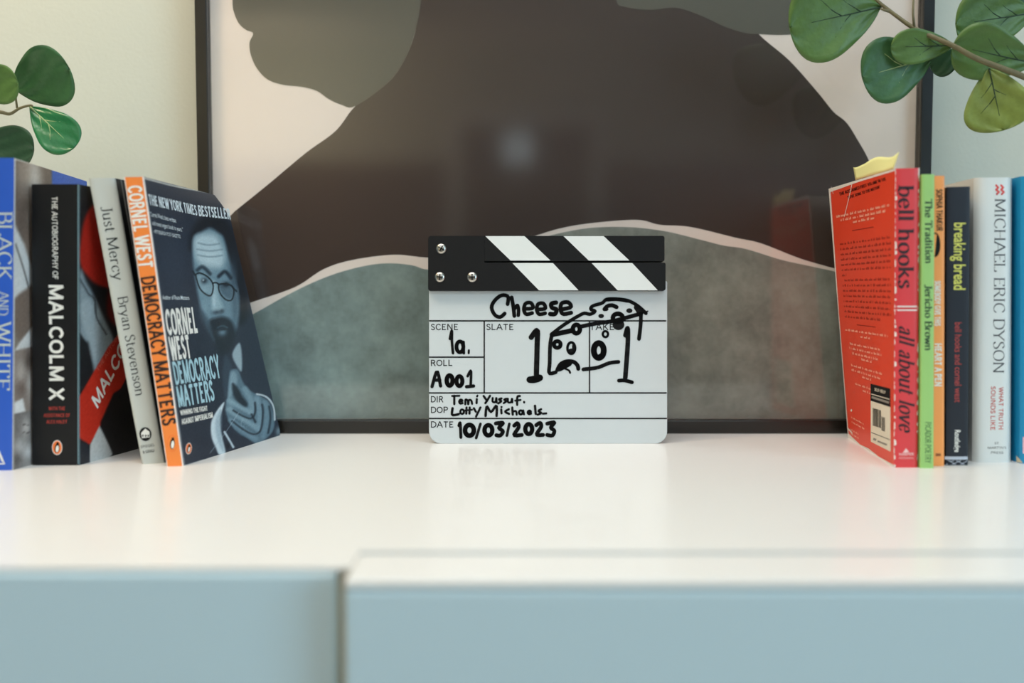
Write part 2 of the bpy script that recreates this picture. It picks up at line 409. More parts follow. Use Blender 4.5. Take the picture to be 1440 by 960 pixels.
# ------------------------------------------------------------------ the room
WALL_Y, FLOOR, CEIL = 0.856, -0.80, 1.80
XL, XR, YF = -2.3, 2.3, -5.4
m_wall = mat('wall_paint', (203, 206, 194), 0.75, bump=0.15, bscale=350)
m_ceil = mat('ceiling_paint', (235, 235, 230), 0.8)
m_floor = mat('oak_floor', (140, 122, 104), 0.45, mottle=0.25, mscale=6)
m_trim = mat('white_trim', (230, 232, 230), 0.4)
b = MB(); b.box((XL-.1, WALL_Y, FLOOR), (XR+.1, WALL_Y+.1, CEIL)); struct(b, 'wall_back', m_wall)
b = MB(); b.box((XL-.1, YF, FLOOR), (XL, WALL_Y, CEIL)); struct(b, 'wall_left', m_wall)
b = MB(); wy0, wy1, wz0, wz1 = -2.45, -0.55, 0.05, 1.45
b.box((XR, YF, FLOOR), (XR+.1, wy0, CEIL)); b.box((XR, wy1, FLOOR), (XR+.1, WALL_Y, CEIL))
b.box((XR, wy0, FLOOR), (XR+.1, wy1, wz0)); b.box((XR, wy0, wz1), (XR+.1, wy1, CEIL)); struct(b, 'wall_right', m_wall)
b = MB()
for z in (wz0, (wz0+wz1)/2-.02, wz1-.05): b.box((XR+.02, wy0, z), (XR+.07, wy1, z+.05))
for y in (wy0, -1.525, wy1-.05): b.box((XR+.02, y, wz0), (XR+.07, y+.05, wz1))
struct(b, 'window_1', m_trim)
dx0, dx1, dz = -0.36, 0.55, 1.25
b = MB(); b.box((XL-.1, YF-.1, FLOOR), (dx0, YF, CEIL)); b.box((dx1, YF-.1, FLOOR), (XR+.1, YF, CEIL))
b.box((dx0, YF-.1, dz), (dx1, YF, CEIL)); struct(b, 'wall_front', m_wall)
b = MB(); b.box((dx0-.09, YF, FLOOR), (dx0, YF+.02, dz+.09)); b.box((dx1, YF, FLOOR), (dx1+.09, YF+.02, dz+.09)); b.box((dx0, YF, dz), (dx1, YF+.02, dz+.09))
struct(b, 'trim_1', m_trim)
b = MB(); b.box((dx0, YF-.08, FLOOR), (dx1, YF-.04, dz)); struct(b, 'door_1', mat('dark_door', (52, 40, 34), 0.5))
m_pane = bpy.data.materials.new('lit_door_pane'); m_pane.use_nodes = True      # daylight seen through the small pane in the far door
pb = m_pane.node_tree.nodes['Principled BSDF']; pb.inputs['Base Color'].default_value = (.5, .6, .65, 1); pb.inputs['Emission Color'].default_value = (.75, .92, 1, 1); pb.inputs['Emission Strength'].default_value = 1.7
b = MB(); b.box((-.06, YF-.045, .98), (.14, YF-.03, 1.2)); struct(b, 'window_2', m_pane)
b = MB(); b.box((XL, YF, FLOOR), (dx0-.09, YF+.02, 1.0)); b.box((dx1+.09, YF, FLOOR), (XR, YF+.02, 1.0))
b.box((XL, YF, FLOOR), (XL+.02, -1.2, .35)); struct(b, 'added_dark_trim', mat('added_dark_panelling', (62, 44, 36), 0.5))  # unseen dark panelling added to darken the room reflected in the glass
b = MB(); b.box((XL-.1, YF-.1, FLOOR-.1), (XR+.1, WALL_Y+.1, FLOOR)); struct(b, 'floor', m_floor)
b = MB(); b.box((XL-.1, YF-.1, CEIL), (XR+.1, WALL_Y+.1, CEIL+.1)); struct(b, 'ceiling', m_ceil)
b = MB(); b.box((XL, WALL_Y-.015, FLOOR), (XR, WALL_Y, FLOOR+.1)); struct(b, 'baseboard_back', m_trim)

# ------------------------------------------------------------------ dresser
m_top = mat('white_lacquer', (238, 236, 232), 0.32, coat=0.15, bump=0.02, bscale=60)
m_front = mat('lacquer_bluish_light_tint', (211, 231, 237), 0.38)  # bluish cast of the room light put into the fronts' colour
m_gap = mat('carcass_board', (206, 186, 150), 0.7)
YB, YT = 0.835, 0.4585            # back and front of the top slab
YL, YR = 0.4315, 0.4105           # front planes of the two drawer fronts
GX0, GX1 = -0.0770, -0.0705       # the gap between the fronts
dr = thing('dresser', (0, 0.64, FLOOR), 'white dresser with bluish light painted on its drawer fronts, carrying the books and the clapperboard', 'dresser')
b = MB(); b.box((-.86, YT, -.03), (.86, YB, 0)); b.box((-.86, YL, -.0018), (GX1-.0004, YT, 0)); b.build('top', m_top, dr)
b = MB(); b.box((-.86, YT+.004, -.70), (-.84, YB, -.0305)); b.build('side_panel', m_top, dr)
b = MB(); b.box((.84, YT+.004, -.70), (.86, YB, -.0305)); b.build('side_panel', m_top, dr)
b = MB(); b.box((-.84, YB-.01, -.70), (.84, YB, -.0305)); b.box((-.84, YT+.004, -.70), (.84, YB-.01, -.68)); b.box((GX0-.02, YT+.0005, -.68), (GX1+.02, YB-.01, -.0305)); b.box((GX0+.0002, YL+.004, -.695), (GX1-.0002, YT-.001, -.0022)); b.build('carcass', m_gap, dr)
b = MB(); b.box((-.86, YL-.001, -.36), (GX0, YT-.0005, -.002)); o = b.build('drawer_front', m_front, dr, bevel=.002); o['label'] = 'drawer front on the left with bluish light painted in'
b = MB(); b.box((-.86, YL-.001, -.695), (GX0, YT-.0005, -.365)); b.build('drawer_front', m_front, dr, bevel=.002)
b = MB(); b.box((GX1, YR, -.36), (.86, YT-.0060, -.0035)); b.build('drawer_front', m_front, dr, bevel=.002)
b = MB(); b.box((GX1, YR, -.0032), (.86, YT-.0060, 0.0004)); b.build('drawer_top_edge', m_top, dr, bevel=.0012)
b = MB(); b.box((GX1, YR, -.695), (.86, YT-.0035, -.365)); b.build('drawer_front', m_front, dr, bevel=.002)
for x in (-.82, .78):
    for y in (YT+.02, YB-.06):
        b = MB(); b.box((x, y, FLOOR), (x+.04, y+.04, -.70)); b.build('leg', m_top, dr)

# ------------------------------------------------------------------ framed print
FX0, FX1, FY0, FY1, FZ1, RW = -0.2598, 0.3462, 0.828, 0.855, 0.87, 0.0098
pic = thing('framed_print', ((FX0+FX1)/2, FY1, 0), 'large framed abstract print in a thin black frame leaning on the wall behind the clapperboard', 'picture')
m_frame = mat('black_frame', (20, 18, 16), 0.25, spec=.6)
for a_, b_ in (((FX0, FY0, 0), (FX1, FY1, RW+.0015)), ((FX0, FY0, FZ1-RW), (FX1, FY1, FZ1)), ((FX0, FY0, RW+.0015), (FX0+RW, FY1, FZ1-RW)), ((FX1-RW, FY0, RW+.0015), (FX1, FY1, FZ1-RW))):
    b = MB(); b.box(a_, b_); b.build('frame_rail', m_frame, pic, bevel=.0008)
PY_ = 0.8385
def pfn(u, v): return (FX0+RW + u*(FX1-FX0-2*RW), PY_, RW+.0015 + v*(FZ1-2*RW-.0015))
pf = Face(pfn, (0, -1, 0))
b = MB(); b.box((FX0+RW, PY_, RW+.0015), (FX1-RW, FY1-.001, FZ1-RW)); b.build('backing_board', mat('print_paper', (236, 221, 213), 0.6), pic)
def clip_u(p): return p
pm = MB()
SP = lambda L: [tuple(q) for q in catmull(L, 6)]
body = SP([(330,297),(376,260),(430,215),(472,184),(500,149),(546,116),(571,80),(585,40),(590,0),(600,-80)]) + SP([(1020,-80),(1040,10),(1067,48),(1110,85),(1150,130),(1172,157),(1190,172),(1205,195),(1222,226),(1232,260),(1240,330),(1240,400)])
band_top = SP([(296,452),(346,428),(414,404),(454,379),(493,366),(553,358),(600,362),(650,361),(700,348),(754,331),(792,320),(837,313),(896,309),(928,316),(971,319),(1034,334),(1070,342),(1127,364),(1183,380),(1245,399)])
body_pts = body + [(1240,420)] + band_top[::-1] + [(300,330)]
mound = SP([(296,468),(349,445),(398,418),(438,398),(477,383),(517,373),(549,370),(580,373),(602,379),(650,378),(700,360),(750,338),(817,322),(879,319),(935,325),(985,337),(1017,345),(1049,350),(1098,365),(1148,376),(1183,384),(1288,412)])
def clampx(L): return [(min(max(x, pf.px(0.002, .5)[0]+ (0)), pf.px(0.998, .5)[0]), y) for x, y in L]
pf.poly(pm, clampx(body_pts), 1, 0)
vb = pf.px(.5, 0)[1] - .5
pf.poly(pm, clampx(mound) + [(pf.px(.998, 0)[0], vb), (pf.px(.002, 0)[0], vb)], 2, 1)
mr = [q for q in mound if q[0] > 760]
pf.poly(pm, clampx([(760, mr[0][1]+2)] + mr) + [(pf.px(.998, 0)[0], vb), (760, vb)], 2.4, 3)
pf.poly(pm, SP([(327,-80),(327,0),(329,17),(336,33),(346,42),(356,47),(351,60),(353,78),(362,97),(377,112),(398,119),(425,122),(446,128),(462,139),(480,147),(500,149),(546,116),(571,80),(585,40),(592,0),(600,-80)]), 3, 2)
pf.poly(pm, SP([(866,-80),(866,-3),(880,10),(915,14),(950,11),(985,22),(1020,38),(1050,47),(1068,48),(1100,49),(1119,45),(1135,20),(1150,-80)]), 3, 2)
m_mound = mat('print_slate_teal', (122, 139, 138), 0.55, mottle=0.40, mscale=30)
pm.build('printed_shapes', [mat('print_brown', (56, 40, 34), 0.5), m_mound, mat('print_olive', (86, 83, 73), 0.5), mat('print_slate_grey', (132, 135, 127), 0.55, mottle=0.40, mscale=30)], pic)
def glass_mat():
    m = bpy.data.materials.new('picture_glass'); m.use_nodes = True; nt = m.node_tree
    for n in list(nt.nodes): nt.nodes.remove(n)
    out = nt.nodes.new('ShaderNodeOutputMaterial'); mx = nt.nodes.new('ShaderNodeMixShader')
    fr = nt.nodes.new('ShaderNodeFresnel'); fr.inputs[0].default_value = 1.75
    tr = nt.nodes.new('ShaderNodeBsdfTransparent'); tr.inputs[0].default_value = (.99, .995, .99, 1)
    gl = nt.nodes.new('ShaderNodeBsdfGlossy'); gl.inputs['Roughness'].default_value = 0.08
    ge = nt.nodes.new('ShaderNodeNewGeometry'); mu = nt.nodes.new('ShaderNodeMath'); mu.operation = 'MULTIPLY_ADD'
    nt.links.new(ge.outputs['Backfacing'], mu.inputs[0]); mu.inputs[1].default_value = -1; mu.inputs[2].default_value = 1
    m2 = nt.nodes.new('ShaderNodeMath'); m2.operation = 'MULTIPLY'; nt.links.new(mu.outputs[0], m2.inputs[0]); nt.links.new(fr.outputs[0], m2.inputs[1])
    nt.links.new(m2.outputs[0], mx.inputs[0]); nt.links.new(tr.outputs[0], mx.inputs[1]); nt.links.new(gl.outputs[0], mx.inputs[2])
    nt.links.new(mx.outputs[0], out.inputs[0]); return m
b = MB(); b.box((FX0+RW, .833, RW+.0015), (FX1-RW, .8350, FZ1-RW)); b.build('glass_pane', glass_mat(), pic)

# ------------------------------------------------------------------ books
m_pages = mat('page_paper', (226, 217, 196), 0.8, mottle=0.08, mscale=400)
class Book:
    def __init__(self, kind, label, cat_name, corners, cols, bulge=0.0004, cov=0.0005, over=0.0, bow=0.0, cut=None, rough=0.42):
        """corners: front-left-bottom, front-right-bottom, rear-left-b, rear-right-b, then the same four at the top"""
        self.c = [Vector(p) for p in corners]; self.bulge = bulge; self.bow = bow
        self.root = thing(kind, tuple((self.c[0] + self.c[1] + self.c[2] + self.c[3]) / 4), label, 'book', cat_name)
        T = (self.c[1]-self.c[0]).length; D = (self.c[2]-self.c[0]).length; Ht = (self.c[4]-self.c[0]).length
        tu, tv = cov/T, cov/D; self.T, self.D, self.Hh = T, D, Ht
        self.cut = cut or (lambda w: 1.0)
        sp_m, l_m, r_m = cols
        self.spine = self.slab('spine', (0, 1), (0, tv), (0, 1), sp_m, 24, 1, 14)
        self.left = self.slab('back_cover', (0, tu), (tv, 1), (0, 1), l_m, 1, 10, 24)
        self.right = self.slab('front_cover', (1-tu, 1), (tv, 1), (0, 1), r_m, 1, 10, 24)
        self.pages = self.slab('page_block', (tu*1.02, 1-tu*1.02), (tv*1.05, 1-max(over, .002)/D), (max(over, 0.0003)/Ht, 1-max(over, 0.0008)/Ht), m_pages, 4, 8, 24)
    def P(self, u, v, w):
        c = self.c
        a = (c[0]*(1-u)+c[1]*u)*(1-v) + (c[2]*(1-u)+c[3]*u)*v
        b = (c[4]*(1-u)+c[5]*u)*(1-v) + (c[6]*(1-u)+c[7]*u)*v
        p = a*(1-w) + b*w
        ydir = (c[2]-c[0]).normalized(); xdir = (c[1]-c[0]).normalized()
        p = p - ydir * self.bulge * (1 - abs(2*u-1)**5) * max(0, 1 - v*12)
        return p + xdir * self.bow * math.sin(math.pi*min(max(v, 0), 1)) * (1-2*u) 
    def slab(self, name, U, V, W, m, nu, nv, nw):
        mb = MB(); idx = {}
        def vert(i, j, k):
            if (i, j, k) not in idx:
                w = W[0]+(W[1]-W[0])*k/nw; vm = min(V[1], self.cut(w) * (V[1] if V[1] < 1 else 1)) if V[1] > .5 else V[1]
                idx[(i, j, k)] = len(mb.v); mb.v.append(tuple(self.P(U[0]+(U[1]-U[0])*i/nu, V[0]+(vm-V[0])*j/nv, w)))
            return idx[(i, j, k)]
        def quad(a, b, c, d): mb.f.append((a, b, c, d)); mb.m.append(0); mb.s.append(False)
        for j in range(nv):
            for k in range(nw):
                for i in (0, nu): quad(vert(i,j,k), vert(i,j+1,k), vert(i,j+1,k+1), vert(i,j,k+1))
        for i in range(nu):
            for k in range(nw):
                for j in (0, nv): quad(vert(i,j,k), vert(i+1,j,k), vert(i+1,j,k+1), vert(i,j,k+1))
            for j in range(nv):
                for k in (0, nw): quad(vert(i,j,k), vert(i+1,j,k), vert(i+1,j+1,k), vert(i,j+1,k))
        return mb.build(name, m, self.root, weld=True)
    def spine_face(self): return Face(lambda u, w: self.P(u, 0, w), (0, -1, 0))
    def right_face(self): return Face(lambda v, w: self.P(1, v, w), (1, 0, 0))
    def left_face(self): return Face(lambda v, w: self.P(0, 1-v, w), (-1, 0, 0))

ink_white = mat('ink_white', (238, 236, 228), 0.5); ink_black = mat('ink_black', (16, 15, 15), 0.6, spec=.2)
ink_worn = mat('worn_white_edge', (240, 228, 218), 0.7); ink_orange = mat('ink_orange', (244, 120, 50), 0.45)
LEFT = 'books at the left end of the dresser'; RIGHT = 'books at the right end of the dresser'

def oval_emblem(face, cx, cy, rx, ry, ring_m, fill_m, root):
    """small oval publisher badge with a standing bird"""
    b = MB()
    face.ellipse(b, cx, cy, rx, ry, 2, 0); face.ellipse(b, cx, cy, rx*.88, ry*.9, 3, 1)
    face.ellipse(b, cx, cy+ry*.08, rx*.46, ry*.62, 4, 2, rot=0.12); face.ellipse(b, cx+rx*.12, cy-ry*.5, rx*.26, ry*.22, 4, 2)
    face.ellipse(b, cx+rx*.05, cy+ry*.16, rx*.30, ry*.46, 5, 3, rot=0.12)
    return b.build('publisher_emblem', [ring_m, fill_m, ink_black, ink_white], root)

# -- blue book with photographs on its cover
bk = Book('paperback_book', 'blue paperback at the far left edge with photographs of faces on its cover', LEFT,
  [(-.3637,.6628,0),(-.3357,.6628,0),(-.3445,.792,0),(-.3165,.792,0),(-.3577,.6628,.2078),(-.3287,.6628,.2078),(-.365,.792,.2060),(-.336,.792,.2060)],
  (mat('cover_blue', (36, 88, 190), 0.4), MATS['cover_blue'], MATS['cover_blue']), bulge=.0006)
f = bk.spine_face()
b = MB()
for s, y0, y1, cap in (('BLACK', 300, 398, 19), ('AND', 413, 447, 13), ('WHITE', 455, 552, 19)):
    x0 = -3 - (y0-430)*.012 if cap > 15 else 0
    f.text(b, s, (x0, y0), (x0-1.3, y1), (x0+cap, y0), 2, 0, 'serif', .12)
b.build('spine_title', mat('ink_pale_gold', (196, 206, 196), 0.5), bk.spine)
b = MB(); f.stroke(b, [(-2, 631), (7, 652), (-8, 652)], 1.6, 2, 0, False, True); f.stroke(b, [(-1, 637), (4, 649)], 1.4, 2, 0, False); b.build('publisher_emblem', ink_white, bk.spine)
f2 = bk.right_face()
def paint_blue(PX, PY):
    k = Ink(PX, PY, (140, 130, 122)); k.poly([(60,215),(130,215),(130,275),(60,275)], (46,96,196), 2, smooth=False)
    k.poly([(20,222),(72,222),(72,272),(60,330),(20,330)], (112,98,90), 3, smooth=False)
    k.poly([(24,232),(40,222),(56,238),(60,270),(50,300),(38,280),(28,262)], (146,132,122), 10)
    k.blob(48,244,9,22,(205,202,200),.8); k.blob(36,268,8,12,(96,80,72),.8); k.blob(40,310,8,18,(150,130,118),.7)
    k.poly([(20,285),(34,310),(45,340),(45,372),(20,372)], (225,228,230), 4, smooth=False)
    k.line([(22,308),(32,335),(40,362)], 1.6, (50,46,46))
    k.poly([(20,375),(40,360),(60,350),(60,410),(40,425),(28,430),(20,415)], (128,112,102), 5)
    k.poly([(28,432),(60,395),(60,440),(20,445)], (226,226,226), 3, smooth=False)
    k.poly([(20,444),(60,440),(60,545),(20,545)], (150,136,128), 3, smooth=False)
    k.blob(40,462,6,16,(82,70,64),.9); k.blob(29,478,7,16,(196,186,178),.9); k.blob(30,506,9,12,(120,104,96),.9); k.blob(42,500,5,20,(210,204,198),.8)
    k.poly([(20,528),(32,522),(36,545),(20,548)], (235,236,236), 3, smooth=False)
    k.poly([(20,547),(60,547),(60,662),(20,662)], (128,124,122), 2, smooth=False)
    k.blob(37,575,6,18,(214,208,204),.9); k.line([(34,585),(41,586)], 2, (60,52,50)); k.line([(33,570),(40,571)], 2, (70,60,58))
    k.blob(28,610,8,16,(200,200,200),.8); k.blob(40,625,9,18,(228,228,228),.8); k.blob(24,640,6,12,(90,86,84),.8); k.blob(38,650,9,8,(160,156,154),.8)
    k.line([(20.5,222),(17.5,662)], 2.2, (226,230,234)); k.line([(22,223),(122,249)], 2, (228,226,220))
    k.noise(5, 3); return k.c
photo(f2, 'cover_photographs', paint_blue, bk.right, 110, 200)

# -- black paperback with red and grey cover
m_blk = mat('cover_black', (20, 21, 23), 0.42, spec=.3)
bk = Book('paperback_book', 'black paperback with bold white spine lettering and small red lines, second from left', LEFT,
  [(-.3308,.6814,0),(-.2989,.6814,0),(-.3040,.808,0),(-.2721,.808,0),(-.3264,.6814,.1925),(-.2943,.6814,.1925),(-.3070,.808,.1905),(-.2750,.808,.1905)],
  (m_blk, m_blk, m_blk))
f = bk.spine_face()
b = MB(); f.text(b, 'THE AUTOBIOGRAPHY OF', (73.5,277), (74.5,393), (81.5,277), 2, 0, 'sans', .012); b.build('spine_lettering', ink_white, bk.spine)
b = MB(); f.text(b, 'MALCOLM X', (69,401), (70,563), (89.5,401), 2, 0, 'sans', .035); b.build('spine_title', ink_white, bk.spine)
b = MB()
for s, x0, x1, y in (('WITH THE', 69, 92, 577), ('ASSISTANCE OF', 62, 99, 586.5), ('ALEX HALEY', 66, 95, 595.5)):
    f.text(b, s, (x0, y), (x1, y-.2), (x0, y-5), 2, 0, 'sans', .015)
b.build('spine_byline', mat('ink_red', (178, 58, 48), 0.5), bk.spine)
oval_emblem(f, 81, 629, 7.2, 10.4, ink_white, ink_orange, bk.spine)
b = MB(); f.poly(b, [(109.2,259.5),(110.9,259.5),(110.9,652),(109.2,652)], 2); b.build('worn_edge', mat('worn_teal_edge', (100, 128, 136), .6), bk.spine)
f2 = bk.right_face()
def paint_mx(PX, PY):
    k = Ink(PX, PY, (24, 26, 30))
    k.poly([(112,345),(117,310),(128,288),(150,275),(190,270),(205,300),(205,400),(180,400),(140,392),(120,375),(113,362)], (176,36,24), 5)
    k.poly([(112,372),(122,388),(132,405),(148,440),(160,470),(150,500),(135,520),(125,470),(116,478),(112,455)], (142,158,166), 5)
    k.poly([(113,420),(128,412),(140,450),(134,500),(124,470)], (172,186,192), 6, .8)
    k.line([(123,402),(133,412),(136,436),(150,460)], 2, (40,46,52)); k.line([(112,382),(124,402)], 2.5, (60,72,80))
    k.poly([(160,380),(200,380),(200,450),(165,450),(150,425)], (110,24,18), 5)
    k.poly([(125,525),(152,478),(200,420),(200,480),(127,622),(112,612),(112,548)], (196,44,26), 1.5, smooth=False)
    k.poly([(112,456),(124,474),(124,524),(112,545)], (26,30,34), 2, smooth=False)
    k.poly([(127,622),(140,594),(160,636),(150,650),(126,652)], (196,198,196), 2, smooth=False)
    k.poly([(141,590),(160,545),(185,530),(205,530),(205,650),(160,640)], (22,20,22), 3, smooth=False)
    k.poly([(112,618),(126,622),(126,654),(112,654)], (28,34,44), 1, smooth=False)
    k.line([(111.4,259),(111.4,654)], 1.6, (126,156,164))
    k.noise(4, 5); return k.c
photo(f2, 'cover_picture', paint_mx, bk.right, 90, 190)
b = MB(); f2.text(b, 'MALCOLM', (137,568), (196,448), (128,552), 3, 0, 'sans', .035); f2.text(b, 'THE AUTOBIOGRAPHY', (138,513), (190,425), (135.5,509), 3, 1, 'sans', .01)
b.build('cover_title', [ink_white, mat('ink_pale_red', (225, 120, 100), .5)], bk.right)

# -- grey hardcover leaning
m_jm = mat('cover_stone_grey', (196, 198, 190), 0.5, bump=.05, bscale=500)
bk = Book('hardcover_book', 'pale grey spined book with thin black serif lettering leaning left on the black paperback', LEFT,
  [(-.2573,.6869,0),(-.2434,.6905,0),(-.2393,.812,0),(-.2254,.8156,0),(-.2898,.6869,.1972),(-.2738,.6905,.1976),(-.2720,.812,.1972),(-.2560,.8156,.1976)],
  (m_jm, m_jm, m_blk), bulge=.0012, cov=.0016, over=.003)
f = bk.spine_face()
b = MB(); f.text(b, 'Just Mercy', (144.5,296), (163.5,407), (159.5,294), 2, 0, 'serif', .0); b.build('spine_title', ink_black, bk.spine)
b = MB(); f.text(b, 'Bryan Stevenson', (169,431), (194,566), (182.5,428.5), 2, 0, 'serif', .0); b.build('author_lettering', ink_black, bk.spine)
b = MB(); f.ellipse(b, 206.5, 614.5, 8.6, 8.8, 2, 0)
f.poly(b, [(200.5,613),(206.5,607.5),(212.5,611.5),(212.3,618.5),(201.5,619.5)], 3, 1)
for x in (203, 207, 210.5): f.ellipse(b, x, 616.5, 1.1, 1.6, 4, 0, n=10)
b.build('publisher_emblem', [ink_black, ink_white], bk.spine)
b = MB(); f.text(b, 'SPIEGEL', (199.5,632.4), (219.5,629.3), (199,629), 2, 0, 'sans', .01); f.text(b, '& GRAU', (202.5,639), (218.5,636.6), (202,635.6), 2, 0, 'sans', .01); b.build('publisher_lettering', ink_black, bk.spine)
f2 = bk.right_face(); b = MB(); f2.poly(b, [(.06,0),(.075,0),(.075,1),(.06,1)], 2, uv=True); b.build('cover_line', mat('ink_grey', (120, 120, 116), .6), bk.right)

# -- orange-spined paperback with portrait cover
m_or = mat('cover_orange', (246, 136, 58), 0.42); m_navy = mat('cover_navy', (36, 43, 57), 0.36)
def cut(w): return 1.0 if w < .90 else 1.0 - .16 * ((w-.90)/.10)**1.6
def cut2(w): return cut(w) - (.012*(1-w/.03)**2 if w < .03 else 0)
bk = Book('paperback_book', 'orange spined paperback leaning left, portrait of a man in glasses on its cover', LEFT,
  [(-.2366,.6770,0),(-.2259,.6790,0),(-.2024,.8180,0),(-.1917,.8200,0),(-.2617,.6770,.1968),(-.2492,.6790,.1972),(-.2480,.8180,.1952),(-.2345,.8200,.1956)],
  (m_or, m_navy, m_navy), cut=cut2)
f = bk.spine_face()
b = MB(); f.text(b, 'CORNEL WEST', (179.5,264), (197.5,390), (200,262), 2, 0, 'sans', .02); b.build('author_lettering', ink_white, bk.spine)
b = MB(); f.text(b, 'DEMOCRACY MATTERS', (200,404.5), (230,606), (220,401.5), 2, 0, 'sans', .02); b.build('spine_title', mat('ink_dark_brown', (44, 22, 16), .5), bk.spine)
oval_emblem(f, 243.5, 627, 7.2, 10.2, ink_orange, m_or, bk.spine)
b = MB(); f.poly(b, [(0,.0),(.05,0),(.05,1),(0,1)], 2, uv=True); f.poly(b, [(.93,.0),(1,0),(1,1),(.93,1)], 2, uv=True); b.build('worn_edge', ink_worn, bk.spine)
f2 = bk.right_face()
def paint_dm(PX, PY):
    k = Ink(PX, PY, (36, 44, 58))
    k.blob(238,350,26,60,(46,56,72),.7)
    k.poly([(262,330),(270,305),(290,296),(315,302),(330,330),(340,380),(344,420),(330,430),(318,380),(300,340),(275,335)], (14,19,28), 8)     # hair
    face = [(269,318),(280,313),(292,309),(304,315),(312,322),(318,345),(325,368),(331,395),(330,425),(322,450),(308,462),(296,450),(285,425),(276,398),(270,368),(267,340)]
    k.poly(face, (112,142,156), 5)
    k.poly([(270,320),(282,315),(300,318),(308,330),(312,345),(306,356),(290,352),(276,348),(270,336)], (186,208,216), 9, .95)
    k.blob(292,345,13,14,(198,218,224),.6)
    for y, x0, x1 in ((327,275,305), (334,273,309), (341,274,309)): k.line([(x0,y-2),((x0+x1)/2,y+1.5),(x1,y+1)], 1.3, (104,132,146), 2, .75)
    k.blob(324,370,6,26,(58,76,90),.8); k.blob(326,410,5,26,(70,92,106),.7)
    k.line([(273,357),(281,354),(291,363)], 4.5, (40,54,66), 3, .9); k.line([(303,367),(312,362),(320,370)], 4.5, (32,44,56), 3, .95)      # brows
    k.poly([(273,364),(284,366),(292,376),(291,388),(281,383),(274,374)], (132,160,172), 3); k.blob(283,371,4.5,3.5,(38,50,60),.95); k.blob(281.5,370,1.3,1.2,(210,225,230),.8)
    k.poly([(304,378),(316,376),(321,384),(320,396),(310,392)], (84,108,122), 3); k.blob(313,378,5,3.5,(26,36,46),.95)
    k.blob(282,383,6,4,(160,186,196),.5)
    k.poly([(294,372),(299,376),(304,395),(309,408),(302,414),(294,409),(293,394)], (156,184,194), 5, .9); k.blob(296,398,3.2,9,(186,208,216),.8)
    k.blob(300,413,6,3,(46,60,72),.85); k.blob(307,412,3,3,(40,52,62),.8)
    k.blob(283,405,7,14,(138,166,178),.5)
    for L in ([(271,362),(277,361),(287,366),(294,374),(295,382),(292,390),(286,389),(277,381),(272,368),(271,362)], [(303,377),(312,377),(322,381),(324,389),(321,398),(314,398),(307,392),(303,384),(303,377)], [(294,375),(299,374.5),(303,377)], [(270,363),(267,358)], [(322,382),(328,388)]):
        k.line(L, 1.7, (14,18,24), 1.2)
    k.poly([(289,424),(300,420),(310,420),(320,426),(326,440),(325,455),(318,468),(309,474),(300,466),(296,452),(290,440)], (26,34,44), 6)   # beard
    k.blob(308,441,6,5,(112,140,154),.9); k.line([(301,434),(308,432),(315,435)], 2, (62,82,94), 2); k.blob(309,437,6,1.4,(24,30,38),.9)
    k.poly([(278,408),(290,424),(296,450),(288,440),(280,424)], (62,80,94), 5, .7)
    k.poly([(331,458),(335,470),(336,499),(330,494),(322,474)], (168,190,198), 3, .9)     # collar
    k.poly([(312,474),(322,492),(320,520),(314,540),(309,505)], (58,74,88), 4, .7)
    hand = [(319,500),(324,496),(331,498),(336,512),(341,522),(350,533),(362,541),(375,552),(382,570),(385,592),(381,608),(370,620),(361,623),(346,611),(336,603),(324,588),(317,570),(315,555),(317,540),(318,520)]
    k.poly(hand, (92,118,132), 3)
    k.poly([(320,505),(326,500),(330,512),(326,532),(318,540)], (140,166,178), 4, .8); k.blob(322,552,7,12,(132,160,172),.6)
    k.poly([(323,518),(330,524),(338,540),(346,553),(341,559),(332,549),(325,536)], (24,32,42), 4, .9)
    for L, wd, c in (([(319,545),(330,553),(341,561),(351,568)], 7, (140,168,180)), ([(320,560),(333,572),(348,584),(362,597)], 8, (136,164,176)), ([(323,578),(336,592),(350,606),(360,615)], 7, (118,146,160)), ([(341,528),(349,545),(352,560),(351,566)], 8, (128,156,168)), ([(358,545),(362,562),(364,582),(364,598)], 8, (126,154,168)), ([(370,553),(373,572),(373,592),(370,612)], 6, (112,140,154))):
        k.line(L, wd, c, 4, .8)
    for L in ([(326,562),(340,573),(352,578),(357,568),(356,552)], [(325,580),(340,595),(356,606),(366,600),(368,570),(366,556)], [(352,571),(358,585)], [(376,560),(379,580),(377,606)]):
        k.line(L, 2.6, (30,40,52), 2.2, .9)
    k.poly([(313,548),(306.5,554),(298,570),(295,584),(297,606),(304,626),(309,638),(318,636),(313,612),(309,592),(308,572)], (206,220,226), 2.5)
    k.poly([(309,560),(302,575),(303,600),(310,625),(316,632),(311,600)], (150,172,184), 4, .7)
    k.line([(315,598),(322,612),(329,627)], 3, (196,212,220), 2); k.blob(321,624,3,5,(16,20,28),.9)
    k.line([(358,538),(370,543),(378,552),(383,565),(385,584)], 2.2, (214,226,230), 1.6)
    k.line([(334,566),(317,598),(303,622),(296,634)], .9, (170,186,196), 1, .7); k.line([(340,576),(338,588),(343,592)], .8, (160,180,190), 1, .6)
    k.line([(203,250),(250,262),(300,272),(316,276)], 1.6, (226,224,214), 1.2, .9); k.line([(260,655),(330,634),(396,612)], 1.8, (210,220,222), 1.3, .85)
    k.line([(322,290),(352,425),(396,608)], 1.2, (150,168,176), 1.2, .6); k.line([(202.5,250),(259,655)], 1.6, (216,220,222), 1.2, .7)
    k.blob(391,604,4,8,(150,176,184),.7)
    k.noise(3.5, 9); return k.c
photo(f2, 'cover_photograph', paint_dm, bk.right, 130, 300, umax=lambda v: cut2(v))
b = MB()
f2.text(b, 'THE NEW YORK TIMES', (209,278), (275.5,294.5), (207,266.5), 3, 0, 'sans', .02)
